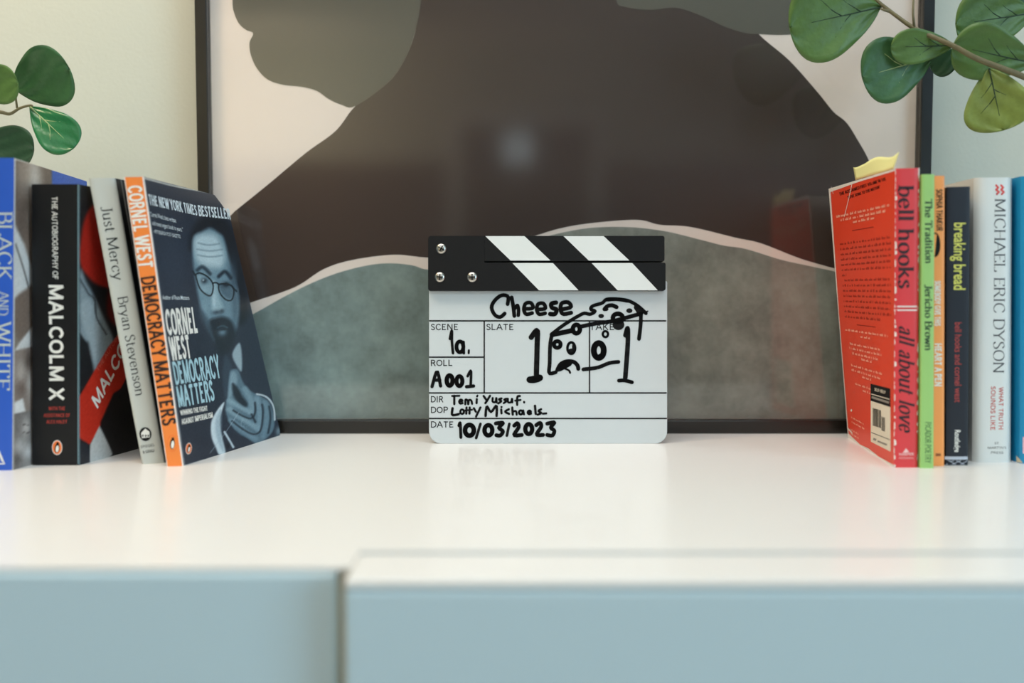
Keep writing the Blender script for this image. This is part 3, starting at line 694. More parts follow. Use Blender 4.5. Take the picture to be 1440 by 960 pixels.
f2.text(b, 'BESTSELLER', (277.5,295), (323,302), (276,283), 3, 0, 'sans', .025)
b.build('cover_banner', mat('ink_ice_white', (222, 232, 236), .5), bk.right); b = MB()
f2.text(b, '\u201cCornel West\u2019s best-written', (208.5,290), (245,300), (207.6,285), 3, 0, 'sans', .0)
f2.text(b, 'and most urgent book in years.\u201d', (212,300), (254.5,311), (211.2,295), 3, 0, 'sans', .0)
f2.text(b, '\u2014PITTSBURGH POST-GAZETTE', (212.5,309), (250.5,318), (211.8,305), 3, 0, 'sans', .0)
b.build('cover_quote', mat('ink_ice_white', (222, 232, 236), .5), bk.right); b = MB()
f2.text(b, 'Author of Race Matters', (224.5,390), (261.5,393.5), (223.5,384.5), 3, 0, 'sans', .005)
b.build('cover_byline', mat('ink_ice_white', (222, 232, 236), .5), bk.right)
b = MB()
f2.text(b, 'CORNEL', (231,439), (273.5,439.5), (226,403), 3, 0, 'sans', .03)
f2.text(b, 'WEST', (236.5,475.5), (264.5,474.5), (231.3,441), 3, 0, 'sans', .03)
b.build('author_lettering', ink_white, bk.right); b = MB()
f2.text(b, 'WINNING THE FIGHT', (251,563.5), (289.5,559), (249.6,555), 3, 0, 'sans', .03)
f2.text(b, 'AGAINST IMPERIALISM', (253.5,579.5), (297.5,571.5), (252,570), 3, 0, 'sans', .03)
b.build('cover_subtitle', ink_white, bk.right)
b = MB()
f2.text(b, 'DEMOCRACY', (243,513), (307.5,508), (237,477.5), 3, 0, 'sans', .02)
f2.text(b, 'MATTERS', (248.3,550), (299.5,543.5), (243,516), 3, 0, 'sans', .02)
b.build('cover_title', mat('ink_ice_blue', (168, 204, 214), .5), bk.right)
oval_emblem(f2, 264.3, 623, 4.6, 10.4, ink_white, ink_orange, bk.right)

# -- red paperback with blurb on its back cover
m_redc = mat('cover_scarlet', (240, 70, 38), 0.42); m_reds = mat('cover_crimson', (222, 62, 66), 0.42)
def cutr(w): return 1.0 - (.05*(1-w/.04)**2 if w < .04 else 0) - (.05*((w-.975)/.025)**2 if w > .975 else 0)
bk = Book('paperback_book', 'red paperback with black serif spine lettering and worn creased back cover full of blurb text', RIGHT,
  [(.2605,.6733,0),(.2765,.6733,0),(.2745,.8070,0),(.2840,.8070,0),(.2571,.6733,.2021),(.2733,.6733,.2025),(.2550,.8070,.2016),(.2790,.8070,.2020)],
  (m_reds, m_redc, m_redc), bulge=.0007, cut=cutr)
f = bk.spine_face()
b = MB(); f.text(b, 'bell hooks', (1263.2,261), (1263.2,407), (1284.5,261), 2, 0, 'serif', .55); b.build('author_lettering', mat('ink_wine_black', (48, 16, 22), .5), bk.spine)
b = MB(); f.text(b, 'all about love', (1264,459), (1264,606), (1285.5,465), 2, 0, 'serif', .5); b.build('spine_title', MATS['ink_wine_black'], bk.spine)
b = MB()
for y in (432.2, 437.2): f.poly(b, [(1257.5,y-.9),(1289.3,y-.9),(1289.3,y+.9),(1257.5,y+.9)], 2)
b.build('spine_stripe', ink_white, bk.spine)
m_pink = mat('ink_pale_pink', (250, 205, 200), .5)
b = MB(); f.poly(b, [(1269,636.5),(1273.5,630),(1278,635.5)], 2); f.text(b, 'HARPER', (1264,640.5), (1284.5,640), (1264,636.6), 2, 0, 'sans', .03); f.text(b, 'PERENNIAL', (1264,645.2), (1284.5,644.8), (1264,642.6), 2, 0, 'sans', .0); b.build('publisher_emblem', m_pink, bk.spine)
b = MB(); rg = random.Random(3)
v = 0.0
while v < 1:                                            # chipped, whitened hinges
    h = rg.uniform(.006, .03); wd = rg.choice([.02, .03, .03, .05, .09]) * rg.uniform(.7, 1.1)
    f.poly(b, [(0,v),(wd,v+h*.2),(wd*.9,min(1,v+h*.8)),(0,min(1,v+h))], 2, uv=True); v += h + rg.uniform(0, .016)
v = 0.02
while v < .98:
    h = rg.uniform(.008, .04); wd = rg.uniform(.02, .06)
    if rg.random() < .7: f.poly(b, [(1,v),(1-wd,v+h*.3),(1-wd*.6,min(1,v+h*.8)),(1,min(1,v+h))], 2, uv=True)
    v += h + rg.uniform(0, .02)
f.poly(b, [(.94,.965),(1,.965),(1,1),(.95,1)], 2, uv=True)
b.build('worn_edge', ink_worn, bk.spine)
f2 = bk.left_face()
m_drk = mat('ink_dark_red', (182, 42, 24), .5); m_sal = mat('ink_salmon', (255, 178, 150), .5)
b = MB(); f2.text(b, 'THE ACCLAIMED FIRST VOLUME IN THE', (1181,281.5), (1245.5,260), (1180,275), 2, 0, 'sans', .02)
f2.text(b, '\u201cLOVE SONG TO THE NATION\u201d', (1192,290), (1237.5,275), (1191.2,284), 2, 0, 'sans', .02); b.build('blurb_heading', ink_black, bk.left)
def dashes(mb, u0, u1, v, h, seed, layer=2, mi=0):
    r = random.Random(seed); u = u0
    while u < u1 - .01:
        wl = min(r.uniform(.02, .075), u1-u)
        for q in range(max(1, int(wl/.011))):
            a = u + q*.011; hh = h * r.choice([.62, .62, .8, 1.0])
            f2.poly(mb, [(a,v),(a+.0088,v),(a+.0088,v+hh),(a,v+hh)], layer, mi, uv=True)
        u += wl + .014
b = MB(); b2 = MB(); b3 = MB(); b4 = MB()
for i, (y0, u0, u1) in enumerate([(.880,.10,.93),(.863,.17,.88),(.847,.38,.72)]): dashes(b4, u0, u1, y0, .010, i)
for q in (.818, .464): f2.poly(b, [(.36,q),(.70,q),(.70,q+.0035),(.36,q+.0035)], 2, uv=True)
y = .772; i = 20
for k, L in enumerate((.95, .95, .95, .95, .95, .95, .22, .95, .95, .95, .95, .95, .95, .95, .80)):
    dashes(b, .17 if k == 7 else .13, L, y, .0095, i); y -= .0202; i += 1
for y, u0, u1 in ((.437,.12,.9),(.419,.42,.62),(.385,.20,.78),(.367,.18,.80),(.349,.24,.74),(.334,.42,.62),(.301,.20,.80),(.283,.20,.78),(.268,.42,.62),(.233,.26,.72),(.217,.42,.60)):
    dashes(b2, u0, u1, y, .009, int(y*1000))
for y, u0, u1 in ((.090,.12,.42),(.072,.12,.44),(.038,.08,.28),(.022,.08,.28)): dashes(b3, u0, u1, y, .008, int(y*1000))
b.build('blurb_text', m_drk, bk.left); b2.build('praise_text', m_sal, bk.left); b3.build('publisher_lettering', m_sal, bk.left); b4.build('quote_text', m_sal, bk.left)
b = MB(); f2.poly(b, [(1225.5,566),(1252.3,577),(1252.8,641.5),(1225.3,626)], 2, 0); f2.poly(b, [(1225.5,566),(1252.3,577),(1252.5,597),(1225.4,584.5)], 3, 1)
f2.text(b, 'SELF-HELP', (1231,575), (1246,581.5), (1231,571.5), 4, 0, 'sans', .02)
f2.stroke(b, [(1226.5,577.5),(1251.5,588.5)], .8, 4, 0, False, caps=False); f2.stroke(b, [(1227,581),(1251,592)], 2.2, 4, 2, False, caps=False)
x = 1228.6; r = random.Random(5)
while x < 1239.5:
    wd = r.choice([.4, .5, .8]); y0 = 592.5 + (x-1228)*.45; f2.poly(b, [(x,y0),(x+wd,y0+wd*.45),(x+wd,y0+18.5),(x,y0+18)], 4, 1); x += wd + r.choice([.4, .6])
x = 1240.6
while x < 1245:
    y0 = 604 + (x-1240)*.45; f2.poly(b, [(x,y0),(x+.5,y0+.2),(x+.5,y0+14.5),(x,y0+14)], 4, 1); x += 1.0
f2.stroke(b, [(1226,617),(1252,630)], .5, 4, 1, False, caps=False); f2.stroke(b, [(1229,624),(1233,626)], 2, 4, 2, False, caps=False); f2.stroke(b, [(1235,627.5),(1248,634)], 1.5, 4, 2, False, caps=False)
b.build('barcode_label', [mat('label_cream', (240, 228, 205), .6), ink_black, mat('ink_grey2', (150, 142, 130), .6)], bk.left)
b = MB(); f2.stroke(b, [(1198,255),(1194,285),(1188,322)], .7, 3, 0, False); f2.poly(b, [(0,0),(.02,0),(.012,.5),(.03,1),(0,1)], 2, uv=True)
f2.poly(b, [(0,.985),(.5,.992),(1,.993),(1,1),(0,1)], 2, uv=True); f2.poly(b, [(0,0),(1,0),(1,.008),(.7,.004),(.5,.010),(.3,.004),(.1,.014),(0,.02)], 2, uv=True)
f2.stroke(b, [(1193,606),(1199,612)], 1.2, 3, 0, False); f2.stroke(b, [(1169,262),(1172,276)], .6, 3, 0, False)
f2.ellipse(b, 1198.5, 589, 1.1, 1.3, 3, 0)
b.build('worn_edge', ink_worn, bk.left)

# sticky note between the pages of the red book
b = MB(); nx, nz = 16, 5
vs = []
for i in range(nx+1):
    t = i/nx; y = .6790 + t*.070
    for k in range(nz+1):
        q = k/nz; z = .2024 + q*(.0108 - .0015*math.sin(t*9)) 
        vs.append((.2580 - .0015*t + .0012*math.sin(t*5+.4)*q + .0012*q, y + q*(.006 if t > .75 else -.005*(1-t)), z))
b.add(vs, [(i*(nz+1)+k, (i+1)*(nz+1)+k, (i+1)*(nz+1)+k+1, i*(nz+1)+k+1) for i in range(nx) for k in range(nz)], 0, True)
o = b.build('sticky_note', mat('sticky_yellow', (250, 244, 168), 0.7), solid=.00025)
o['label'] = 'pale yellow sticky note poking out of the top of the red paperback'; o['category'] = 'sticky note'

# -- thin green book
m_grn = mat('cover_green', (158, 204, 116), 0.45)
bk = Book('paperback_book', 'thin light green paperback standing upright beside the red book', RIGHT,
  [(.2772,.6706,0),(.2863,.6706,0),(.2846,.795,0),(.2937,.795,0),(.2740,.6706,.198),(.2823,.6706,.198),(.2796,.795,.198),(.2879,.795,.198)], (m_grn, m_grn, m_grn))
f = bk.spine_face(); m_ig = mat('ink_dark_green', (30, 58, 30), .5)
b = MB(); f.text(b, 'The Tradition', (1300.5,277), (1301,362), (1310.5,277), 2, 0, 'serif', .7); b.build('spine_title', m_ig, bk.spine)
b = MB(); f.text(b, 'Jericho Brown', (1300.5,391), (1300.5,483), (1310.5,391), 2, 0, 'serif', .7); b.build('author_lettering', m_ig, bk.spine)
b = MB(); f.text(b, 'PICADOR POETRY', (1300.5,588), (1300.5,650), (1309,588), 2, 0, 'sans', .0); b.build('publisher_lettering', mat('ink_mid_green', (78, 120, 66), .5), bk.spine)

# -- thin orange book
m_o2 = mat('cover_light_orange', (250, 160, 84), 0.45)
bk = Book('paperback_book', 'thin orange paperback squeezed between the green and the black book', RIGHT,
  [(.2878,.6786,0),(.2970,.6786,0),(.2956,.802,0),(.3050,.802,0),(.2844,.6786,.1979),(.2925,.6786,.1979),(.2906,.802,.1979),(.2996,.802,.1979)], (m_o2, m_o2, m_o2))
f = bk.spine_face()
b = MB(); f.text(b, 'SOPHIA THAKUR', (1316,264), (1316.5,317), (1325,264), 2, 0, 'sans', .01); f.ellipse(b, 1315, 335, 7, 16, 2, 0); b.build('author_lettering', ink_black, bk.spine)
b = MB(); f.text(b, 'SOMEBODY GIVE THIS', (1314,383), (1314,445), (1322.5,383), 2, 0, 'sans', .03); f.text(b, 'HEART A PEN', (1314,470), (1314,532), (1324,470), 2, 0, 'sans', .03); b.build('spine_title', ink_white, bk.spine)
b = MB(); f.poly(b, [(1315.5,635),(1322.5,635),(1322.5,639),(1315.5,639)], 2); b.build('publisher_emblem', mat('ink_brown', (150, 80, 30), .5), bk.spine)

# -- black book with yellow lettering
m_bl2 = mat('cover_charcoal', (36, 39, 47), 0.5, spec=.3)
bk = Book('paperback_book', 'charcoal book with yellow lower case lettering above dim red lettering on its spine', RIGHT,
  [(.2995,.6814,0),(.3146,.6814,0),(.3065,.800,0),(.3216,.800,0),(.2955,.6814,.1906),(.3112,.6814,.1910),(.3020,.800,.1906),(.3170,.800,.1906)], (m_bl2, m_bl2, m_bl2))
f = bk.spine_face()
b = MB(); f.text(b, 'breaking bread', (1341.5,315), (1341,411), (1357.5,315), 2, 0, 'sans', .015); b.build('spine_title', mat('ink_yellow', (218, 216, 100), .5), bk.spine)
b = MB(); f.text(b, 'bell hooks and cornel west', (1342.5,457), (1342,568), (1352,457), 2, 0, 'sans', .005); b.build('author_lettering', mat('ink_dull_red', (176, 62, 56), .5), bk.spine)
b = MB(); f.text(b, 'Routledge', (1342.5,606), (1342,636), (1350,606), 2, 0, 'sans', .02); b.build('publisher_lettering', ink_white, bk.spine)
b = MB(); f.poly(b, [(1328.6,642),(1360.6,642),(1360.6,646.2),(1328.6,646.2)], 2)
for L in ([(1330,653),(1341,647)], [(1333,647),(1344,653)], [(1338,653),(1351,647)], [(1344,647),(1356,653)], [(1350,653),(1360,648)]): f.stroke(b, L, .7, 2, 0, False, caps=False)
b.build('spine_band', mat('ink_silver', (190, 196, 208), .5), bk.spine)

# -- white hardcover
m_wh = mat('jacket_white', (226, 228, 224), 0.35)
bk = Book('hardcover_book', 'white hardcover with thin grey capitals and red subtitle on its spine', RIGHT,
  [(.3245,.6965,0),(.3518,.6965,0),(.3290,.822,0),(.3563,.822,0),(.3205,.6965,.1983),(.3470,.6965,.1983),(.3225,.822,.1978),(.3500,.822,.1978)], (m_wh, m_wh, m_wh), bulge=.004, cov=.002, over=.003)
f = bk.spine_face()
b = MB(); f.text(b, 'MICHAEL ERIC DYSON', (1395.3,279), (1393,521), (1410.5,279), 2, 0, 'serif', .0); b.build('author_lettering', mat('ink_slate', (52, 52, 56), .5), bk.spine)
m_ir = mat('ink_brick_red', (206, 84, 74), .5)
b = MB(); f.text(b, 'WHAT TRUTH', (1401,541), (1400.5,601), (1407.5,541), 2, 0, 'sans', .02); f.text(b, 'SOUNDS LIKE', (1389.8,540), (1389,602), (1396.5,540), 2, 0, 'sans', .02); b.build('spine_subtitle', m_ir, bk.spine)
b = MB()
for dx in (0, 7): f.stroke(b, [(1397+dx,261),(1402+dx-2,264),(1397+dx,267),(1402+dx-1,270),(1397+dx+1,273)], 2.6, 2, 0, False)
b.build('publisher_emblem', mat('ink_bright_red', (230, 70, 62), .5), bk.spine)
b = MB()
for s, hw, y in (('ST.', 3.5, 622.5), ("MARTIN'S", 13, 629), ('PRESS', 8.5, 636)): f.text(b, s, (1398.5-hw,y), (1398.5+hw,y), (1398.5-hw,y-3.2), 2, 0, 'sans', .01)
b.build('publisher_lettering', MATS['ink_slate'], bk.spine)

# -- teal book at the frame edge
m_tl = mat('cover_teal_blue', (24, 146, 196), 0.4)
bk = Book('hardcover_book', 'bright teal blue book at the far right edge with a pink label on its spine', RIGHT,
  [(.3545,.6897,0),(.3840,.6897,0),(.3585,.815,0),(.3880,.815,0),(.3497,.6897,.1987),(.3795,.6897,.1987),(.3530,.815,.1987),(.3830,.815,.1987)], (m_tl, m_tl, m_tl), bulge=.003, cov=.0018, over=.003)
f = bk.spine_face()
b = MB(); f.poly(b, [(1437,614),(1462,614),(1462,637),(1437,637)], 2); b.build('spine_label', mat('label_pink', (246, 190, 200), .5), bk.spine)
b = MB(); f.poly(b, [(1431,641),(1435,647),(1437,650),(1431,650)], 2); b.build('worn_corner', mat('worn_tan', (205, 190, 160), .7), bk.spine)

# ------------------------------------------------------------------ clapperboard
SL0 = Vector((-.0651, .7760, 0)); SW = .1866
LEAN = math.radians(4.6); up = Vector((0, math.sin(LEAN), math.cos(LEAN))); nrm = Vector((0, -math.cos(LEAN), math.sin(LEAN)))
SH = .1636
cl = thing('clapperboard', (SL0.x+SW/2, SL0.y, 0), 'small white clapperboard with black and white striped sticks and marker writing', 'clapperboard')
def sfn(off): return lambda u, v: SL0 + Vector((SW*u, 0, 0)) + up*(SH*v) + nrm*off
sf = Face(sfn(0), (0, -1, 0)); sk = Face(sfn(.0055), (0, -1, 0))
def plate(mb, face, pts, depth, mi=0):
    """extruded outline: front on the face, back set behind it"""
    fr = [face.at(x, y, 0) for x, y in pts]; bk_ = [p - nrm*depth for p in fr]; n = len(fr)
    mb.add(fr + bk_, [tuple(range(n)), tuple(range(2*n-1, n-1, -1))] + [(i, i+n, (i+1) % n + n, (i+1) % n) for i in range(n)], mi)
def rrect(x0, y0, x1, y1, r):
    """corner radii: top left, top right, bottom right, bottom left"""
    out = []
    for (cx, cy, a0), q in zip(((x0+r[0], y0+r[0], 180), (x1-r[1], y0+r[1], 270), (x1-r[2], y1-r[2], 0), (x0+r[3], y1-r[3], 90)), r):
        for k in range(7):
            a = math.radians(a0 + 15*k); out.append((cx + q*math.cos(a), cy + q*math.sin(a)))
    return out
m_acr = mat('white_acrylic', (205, 211, 212), 0.28, coat=.1, mottle=.015, mscale=25)
yb = project(SL0)[1]
b = MB(); plate(b, sf, rrect(603.2, 395, 938.3, yb, (2, 2, 17, 17)), .0035); board = b.build('board', m_acr, cl, bevel=.0005)
m_stick = mat('black_plastic', (16, 16, 17), 0.55, spec=.25, bump=.06, bscale=900); m_swh = mat('white_stripe', (226, 229, 226), 0.45)
L_out = rrect(602, 331.5, 681, 400, (4, .3, .3, .3))[:14] + [(681, 369.3)] + rrect(683, 369.3, 936, 408.5, (.3, 2, 3, .3))[7:21] + rrect(602, 380, 640, 408.5, (.3, .3, .3, 3))[21:]
b = MB(); plate(b, sk, L_out, .0145); lst = b.build('fixed_stick', m_stick, cl); lst['label'] = 'lower striped stick with the hinge end'
b = MB(); plate(b, sk, rrect(681.3, 331.5, 934.5, 366.9, (0.3, 3, 2, 0.3)), .0145); ust = b.build('clap_stick', m_stick, cl); ust['label'] = 'upper striped stick'
for st, Q in ((ust, ([(682.5,331.9),(737.5,331.9),(774,366.2),(718,366.2)], [(792.5,331.9),(849,331.9),(885,366.2),(828,366.2)])), (lst, ([(720.5,369.7),(777.5,369.7),(813.5,408.1),(758,408.1)], [(832,369.7),(889,369.7),(925,408.1),(868.5,408.1)]))):
    for q in Q:
        b = MB(); sk.poly(b, q, 1); b.build('stripe', m_swh, st)
m_steel = mat('screw_steel', (190, 186, 178), 0.28, metal=1.0)
for x, y, a in ((620.5,349.5,.5), (618.5,389.5,.1), (664,389.5,.0)):
    b = MB(); pr = []
    r_ = 7.2
    rings = []
    for rr, h in ((r_, .0), (r_*.95, .0006), (r_*.6, .0011), (r_*.1, .0013)):
        ring_ = [sk.at(x+rr*math.cos(k*math.pi/12), y+rr*math.sin(k*math.pi/12), 0) + nrm*h for k in range(24)]; rings += ring_
    b.add(rings, [(i*24+k, i*24+(k+1) % 24, (i+1)*24+(k+1) % 24, (i+1)*24+k) for i in range(3) for k in range(24)] + [tuple(range(72, 96))], 0, True)
    for t in (a, a+math.pi/2):
        c_, s_ = math.cos(t), math.sin(t)
        pts = [(x+ux*c_-uy*s_, y+ux*s_+uy*c_) for ux, uy in ((-4.4,-.8),(4.4,-.8),(4.4,.8),(-4.4,.8))]
        vs = [sk.at(px, py, 0) + nrm*.00136 for px, py in pts]; b.add(vs + [p - nrm*.0005 for p in vs], [(0,1,2,3),(4,5,6,7),(0,1,5,4),(1,2,6,5),(2,3,7,6),(3,0,4,7)], 1)
    b.build('screw', [m_steel, ink_black], cl)
b = MB()
for x0, y0, x1, y1 in ((603.4,451,936.8,451), (603.4,502,681,502), (603.4,552.3,937.4,552.3), (603.4,588.2,937.8,588.2), (681,451,681,552.3), (829,451,829,552.3)):
    sf.stroke(b, [(x0,y0),(x1,y1)], 2.0, 2, 0, False, caps=False)
b.build('printed_grid', ink_black, board)
for s, x0, x1, y in (('SCENE',606,644,464), ('SLATE',684,722,464), ('TAKE',829.5,863.5,464), ('ROLL',606,636,514.5), ('DIR',606,623.5,565.5), ('DOP',606,630,580.5), ('DATE',606,637.5,601)):
    b = MB(); sf.text(b, s, (x0,y), (x1,y), (x0,y-8.8), 2, 0, 'sans', .015); b.build('printed_field_name', ink_black, board)
m_mk = mat('marker_ink', (13, 12, 13), 0.55, spec=.2)
def marker(mb, ox, oy, sc, items, dot=False):
    for it in items:
        if it[0] == 'o': _, cx, cy, rx, ry, wd = it; sf.ring(mb, ox+cx/sc, oy+cy/sc, rx/sc, ry/sc, wd*1.15/sc, 3)
        elif it[0] == 'f': _, cx, cy, rx, ry = it; sf.ellipse(mb, ox+cx/sc, oy+cy/sc, rx/sc, ry/sc, 3)
        else: sf.stroke(mb, [(ox+x/sc, oy+y/sc) for x, y in it[1]], it[0]*1.25/sc, 3)
A = (680, 410, 6.0); D = (600, 460, 5.816)
b = MB(); marker(b, *A, [
 (26, [(203,105),(206,42),(150,32),(92,78),(68,135),(95,195),(140,214),(178,185)]),
 (26, [(237,48),(250,120),(260,205)]), (24, [(258,150),(285,115),(295,150),(293,200)]),
 (26, [(345,145),(415,138),(400,95),(355,100),(340,150),(360,190),(410,180)]), (26, [(455,150),(520,142),(505,100),(460,105),(450,155),(470,190),(520,182)]),
 (30, [(612,92),(572,102),(578,135),(615,150),(602,188),(562,188)]), (28, [(655,150),(735,130),(715,90),(660,98),(650,150),(672,188),(738,178)])])
b.build('handwritten_title', m_mk, board)
b = MB(); marker(b, *A, [
 (26, [(578,355),(562,450),(558,600),(555,685),(608,680)]), (28, [(622,660),(650,612),(700,588),(760,592),(793,622),(799,650)]), (40, [(640,648),(680,628),(722,604)]), (14, [(690,650),(720,664),(730,684)]),
 (34, [(578,362),(680,342),(742,328)]), (28, [(830,292),(960,266),(1080,250),(1200,220),(1310,190)]),
 (24, [(575,357),(660,292),(740,240),(800,205),(850,182),(900,190),(940,165),(906,148),(922,120),(1000,96),(1040,64),(1130,62),(1220,76),(1290,112),(1338,150),(1370,183)]), (26, [(1035,68),(1130,64),(1215,78)]), (10, [(1340,182),(1385,165)]),
 (26, [(1328,190),(1325,280),(1311,398)]), (34, [(1288,132),(1325,188)]), (28, [(1020,148),(1045,122),(1085,115),(1122,130)]), ('f', 1032, 148, 22, 16), ('f', 1230, 160, 26, 20), ('f', 992, 205, 24, 18),
 ('o', 1133, 222, 42, 36, 34), ('f', 1138, 280, 50, 44), ('o', 783, 315, 30, 36, 34), ('o', 622, 445, 28, 28, 30), ('o', 740, 476, 32, 48, 20), ('f', 742, 505, 32, 26), ('f', 762, 465, 16, 35), ('o', 1028, 358, 22, 25, 18), ('o', 972, 496, 42, 62, 44), ('f', 985, 545, 24, 22),
 (26, [(842,655),(960,640),(1060,602),(1138,592)])])
o = b.build('marker_drawing', m_mk, board); o['label'] = 'marker drawing of a cheese wedge'
b = MB(); marker(b, *A, [(36, [(402,385),(452,328),(452,450),(446,700)]), (46, [(390,742),(430,742),(474,726)]), ('f', 432, 738, 58, 30)]); b.build('slate_entry', m_mk, board); b = MB(); marker(b, *A, [(32, [(1197,368),(1216,310),(1216,450),(1196,725)]), (26, [(1142,750),(1190,748),(1252,764)])])
b.build('take_entry', m_mk, board); b = MB()
marker(b, *D, [(18, [(190,95),(206,28),(207,120),(216,212)]), ('o', 272, 160, 28, 44, 28), (18, [(302,120),(304,212)]), (14, [(345,188),(344,212)])]); b.build('scene_entry', m_mk, board); b = MB(); marker(b, *D, [(22, [(44,485),(85,362),(114,480)]), (22, [(62,432),(108,432)]), ('o', 188, 435, 24, 42, 32), ('o', 268, 440, 24, 40, 30), (18, [(335,400),(362,358),(360,480)]), (22, [(326,486),(384,480)])])
b.build('roll_entry', m_mk, board)
b = MB(); marker(b, *D, [(13, [(208,562),(268,560)]), (15, [(226,560),(226,628)]), (14, [(268,606),(292,603),(286,592),(272,594),(266,610),(276,624),(294,620)]), (14, [(316,630),(318,592),(334,598),(340,630),(346,596),(364,598),(372,626)]), (15, [(410,588),(408,620)]), (13, [(412,566),(416,558)]),
 (15, [(466,562),(487,592)]), (15, [(518,560),(494,600),(480,620)]), (14, [(540,578),(540,608),(562,610),(570,578),(572,614)]), (15, [(612,582),(592,590),(610,604),(586,622)]), (14, [(652,584),(634,592),(651,604),(630,620)]), (14, [(664,584),(666,612),(690,612),(698,584),(700,614)]), (15, [(762,562),(742,570),(740,634)]), (13, [(724,600),(768,594)]), ('f', 797, 612, 9, 11)]); b.build('director_entry', m_mk, board); b = MB(); marker(b, *D, [(17, [(212,662),(210,716),(262,710)]), ('o', 290, 690, 15, 18, 15), (15, [(326,656),(324,706)]), (15, [(352,656),(350,706)]), (12, [(315,680),(372,674)]), (15, [(386,662),(402,690)]), (15, [(440,656),(404,730)]),
 (17, [(482,724),(492,648),(526,692),(570,642),(572,724)]), (15, [(610,672),(612,704)]), ('f', 612, 652, 9, 9), (15, [(672,670),(642,690),(674,708)]), (15, [(700,656),(704,714)]), (14, [(706,690),(730,686),(736,714)]), ('o', 770, 696, 15, 16, 16), (14, [(790,680),(796,712)]), (14, [(828,697),(852,694),(846,682),(832,684),(826,698),(836,710),(854,706)]), (16, [(886,642),(892,708)]), (15, [(936,670),(914,684),(936,700),(908,714)]), (14, [(950,706),(978,704)])])
b.build('camera_operator_entry', m_mk, board)
b = MB(); marker(b, *D, [(20, [(264,805),(274,785),(280,900)]), ('o', 350, 842, 36, 44, 34), (18, [(440,790),(405,905)]), ('o', 505, 842, 32, 42, 32), (26, [(566,786),(624,782),(592,822),(624,850),(602,884),(570,882)]), (18, [(676,790),(656,885)]),
 (26, [(716,804),(742,784),(752,818),(716,880),(778,880)]), ('o', 835, 832, 28, 40, 32), (26, [(896,800),(928,782),(936,815),(900,876),(952,880)]), (26, [(986,788),(1044,778),(1016,820),(1044,846),(1028,884),(986,880)])])
b.build('date_entry', m_mk, board)

# ------------------------------------------------------------------ plants
def leaf_mat(name, rgb, rough=.45):
    return mat(name, rgb, rough, mottle=.22, mscale=45, bump=.25, bscale=260)
m_vein = mat('leaf_vein_dark', (38, 62, 34), .55); m_veinl = mat('leaf_vein_light', (150, 172, 120), .55)
m_stem = mat('stem_brown', (112, 104, 74), .6, mottle=.2, mscale=120)
m_pot = mat('vase_white', (222, 216, 206), .35)
def leaf(root, bpx, tpx, hw, y0, y1, m, cup=.12, bend=.10, tilt=0.0, shape=.8, veins='dark', notch=0.0):
    """obovate leaf from its base to its tip; hw is the half width, y0 and y1 the distances of base and tip"""
    B, T_ = at(*bpx, y0), at(*tpx, y1); ax = T_ - B; L = ax.length; ax.normalize()
    view = Vector((B.x, B.y, B.z - CAMZ)).normalized()
    side = ax.cross(-view).normalized(); n = side.cross(ax).normalized()
    if n.dot(view) > 0: n = -n
    side = (Matrix.Rotation(tilt, 3, ax) @ side); n = (Matrix.Rotation(tilt, 3, ax) @ n)
    Wd = hw * y0 / FPX
    wmax = max((k/60)**shape * math.sqrt(1 - (k/60)**3.4) for k in range(60))
    NU, NV = 26, 12; b = MB(); vs = []
    def pt(t, s, lift=0.0):
        wdt = Wd * (t**shape * math.sqrt(max(0, 1 - t**3.4))) / wmax
        tt = t - notch * math.exp(-(s/.28)**2) * max(0, t-.7)/.3
        wob = .03 * math.sin(7*t + 3*s)
        h = cup*Wd*(s*s)*1.0*math.sin(math.pi*t) - bend*L*(t-.5)**2 + wob*Wd*abs(s) + .03*Wd*math.cos(s*9+t*14)
        return B + ax*(L*tt) + side*(s*wdt) + n*(h + lift)
    for i in range(NU+1):
        t = 0.5 - 0.5*math.cos(math.pi*i/NU)
        for k in range(NV+1): vs.append(pt(t, -1 + 2*k/NV))
    b.add(vs, [(i*(NV+1)+k, (i+1)*(NV+1)+k, (i+1)*(NV+1)+k+1, i*(NV+1)+k+1) for i in range(NU) for k in range(NV)], 0, True)
    o = b.build('leaf', m, root, solid=.0004)
    if veins:
        vb_ = MB(); vm = m_vein if veins == 'dark' else m_veinl
        vb_.tube([pt(t, 0, .00015) for t in [k/10*.78 for k in range(11)]], .0007, .0002, 6)
        for t0, s1, t1 in ((.22, .5, .42), (.34, -.55, .56), (.45, .5, .66)):
            vb_.tube([pt(t0+(t1-t0)*q, s1*q, .00015) for q in (0, .25, .5, .75, 1)], .00045, .00015, 6)
        vb_.build('vein', vm, o)
    return o
g1 = leaf_mat('leaf_green', (86, 118, 56)); g2 = leaf_mat('leaf_deep_green', (60, 102, 58)); g3 = leaf_mat('leaf_dark_green', (36, 70, 44))
g4 = leaf_mat('leaf_yellow_green', (122, 140, 66)); g5 = leaf_mat('leaf_emerald', (34, 108, 62), .3)
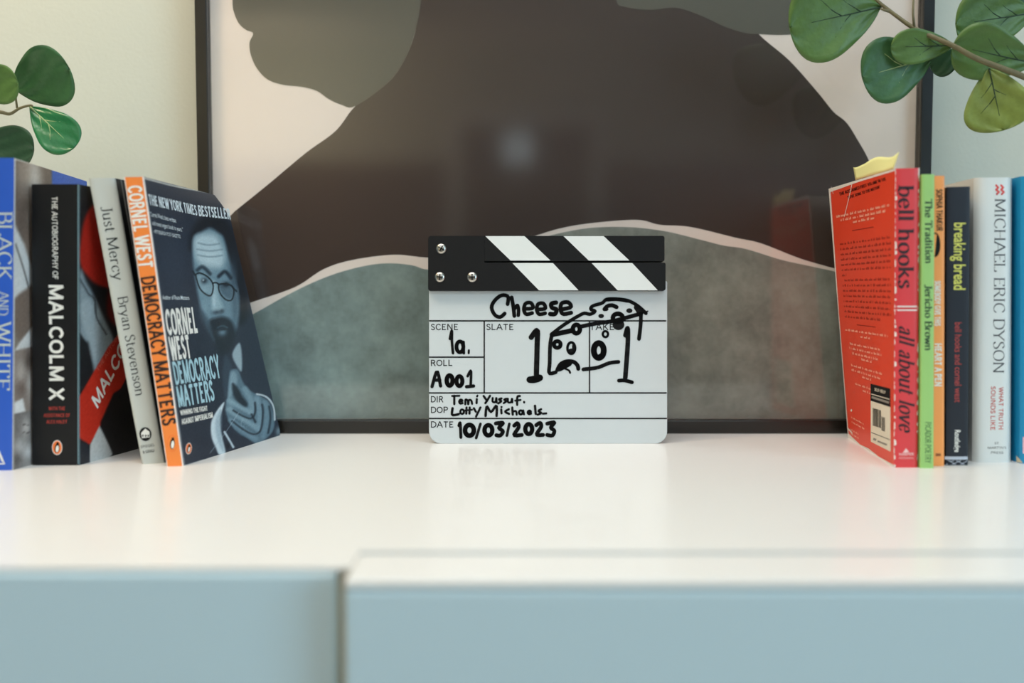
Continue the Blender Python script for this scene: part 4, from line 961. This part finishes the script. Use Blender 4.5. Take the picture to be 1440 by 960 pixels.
# right
pr_ = thing('potted_plant', (.46, .725, 0), 'green round leaved branch hanging in from the upper right over the picture', 'plant', None)
b = MB(); V0 = Vector((.46, .725, 0))
b.lathe([(0.0, 0), (.034, 0), (.045, .05), (.047, .09), (.036, .13), (.026, .16), (.029, .17), (.024, .168), (.020, .15), (0, .15)]); b.v = [(x+V0.x, y+V0.y, z) for x, y, z in b.v]
b.build('vase', m_pot, pr_)
def px3(L, y): return [at(x, p, y) for x, p in L]
b = MB(); b.tube(catmull([tuple(V0 + Vector((0, 0, .15))), tuple(V0 + Vector((-.004, -.002, .24))), tuple(at(1500,135,.735)), tuple(at(1440,108,.722)), tuple(at(1375,83,.722)), tuple(at(1340,64,.726)), tuple(at(1290,42,.738)), tuple(at(1260,22,.745)), tuple(at(1225,-6,.75)), tuple(at(1190,-40,.755))], 5), .0028, .0011, 8)
b.build('stem', m_stem, pr_)
for L in ([(1286,42),(1284,20),(1285,-20)], [(1340,64),(1355,82),(1372,90),(1400,97)], [(1250,16),(1243,14),(1238,12)], [(1410,97),(1425,92),(1436,96)], [(1312,80),(1322,72),(1334,63)], [(1385,90),(1392,98)]):
    b = MB(); b.tube(px3(L, .7385), .0011, .0007, 6); b.build('twig', m_stem, pr_)
leaf(pr_, (1360,70), (1310,98), 18, .752, .758, g3, veins=None)                                  # dark leaf behind
leaf(pr_, (1240,10), (1112,38), 56, .748, .740, g1, shape=.74, notch=.03)
leaf(pr_, (1313,80), (1214,108), 45, .748, .742, g2, shape=.74, veins='light', notch=.02)
leaf(pr_, (1342,64), (1254,66), 24, .737, .735, g1, shape=.70)
leaf(pr_, (1456,18), (1346,34), 42, .752, .745, g1, shape=.74)
leaf(pr_, (1458,90), (1342,64), 38, .733, .728, g1, shape=.74)
leaf(pr_, (1391,96), (1410,183), 44, .731, .726, g4, shape=.74, notch=.04)
leaf(pr_, (1490,-30), (1385,2), 20, .757, .755, g3, veins=None)
# left
pl_ = thing('potted_plant', (-.47, .74, 0), 'dark green round leaved plant at the left edge above the blue paperback', 'plant', None)
b = MB(); V1 = Vector((-.47, .74, 0))
b.lathe([(0.0, 0), (.034, 0), (.045, .05), (.047, .09), (.036, .13), (.026, .16), (.029, .17), (.024, .168), (.020, .15), (0, .15)]); b.v = [(x+V1.x, y+V1.y, z) for x, y, z in b.v]
b.build('vase', m_pot, pl_)
b = MB(); b.tube(catmull([tuple(V1 + Vector((0, 0, .15))), tuple(V1 + Vector((.004, 0, .21))), tuple(at(-60,180,.748)), tuple(at(-25,158,.75)), tuple(at(0,157.5,.75)), tuple(at(14,160,.75)), tuple(at(28,152,.75)), tuple(at(43,148,.75)), tuple(at(46,150,.75))], 5), .0022, .0006, 8)
b.build('stem', m_stem, pl_)
for L in ([(24,152),(22,135),(24,120)], [(-20,158),(-24,190),(-34,205)], [(-30,160),(-34,135),(-40,122)]):
    b = MB(); b.tube(px3(L, .75), .0009, .0006, 6); b.build('twig', m_stem, pl_)
leaf(pl_, (18,124), (97,98), 42, .758, .752, g2, shape=.66, veins=None, notch=.05)
leaf(pl_, (41,149), (103,207), 29, .752, .746, g5, shape=.80, veins='light')
leaf(pl_, (-46,122), (24,117), 27, .742, .738, g1, shape=.8, veins=None)
leaf(pl_, (-36,196), (46,212), 30, .752, .748, g3, shape=.8, veins=None)
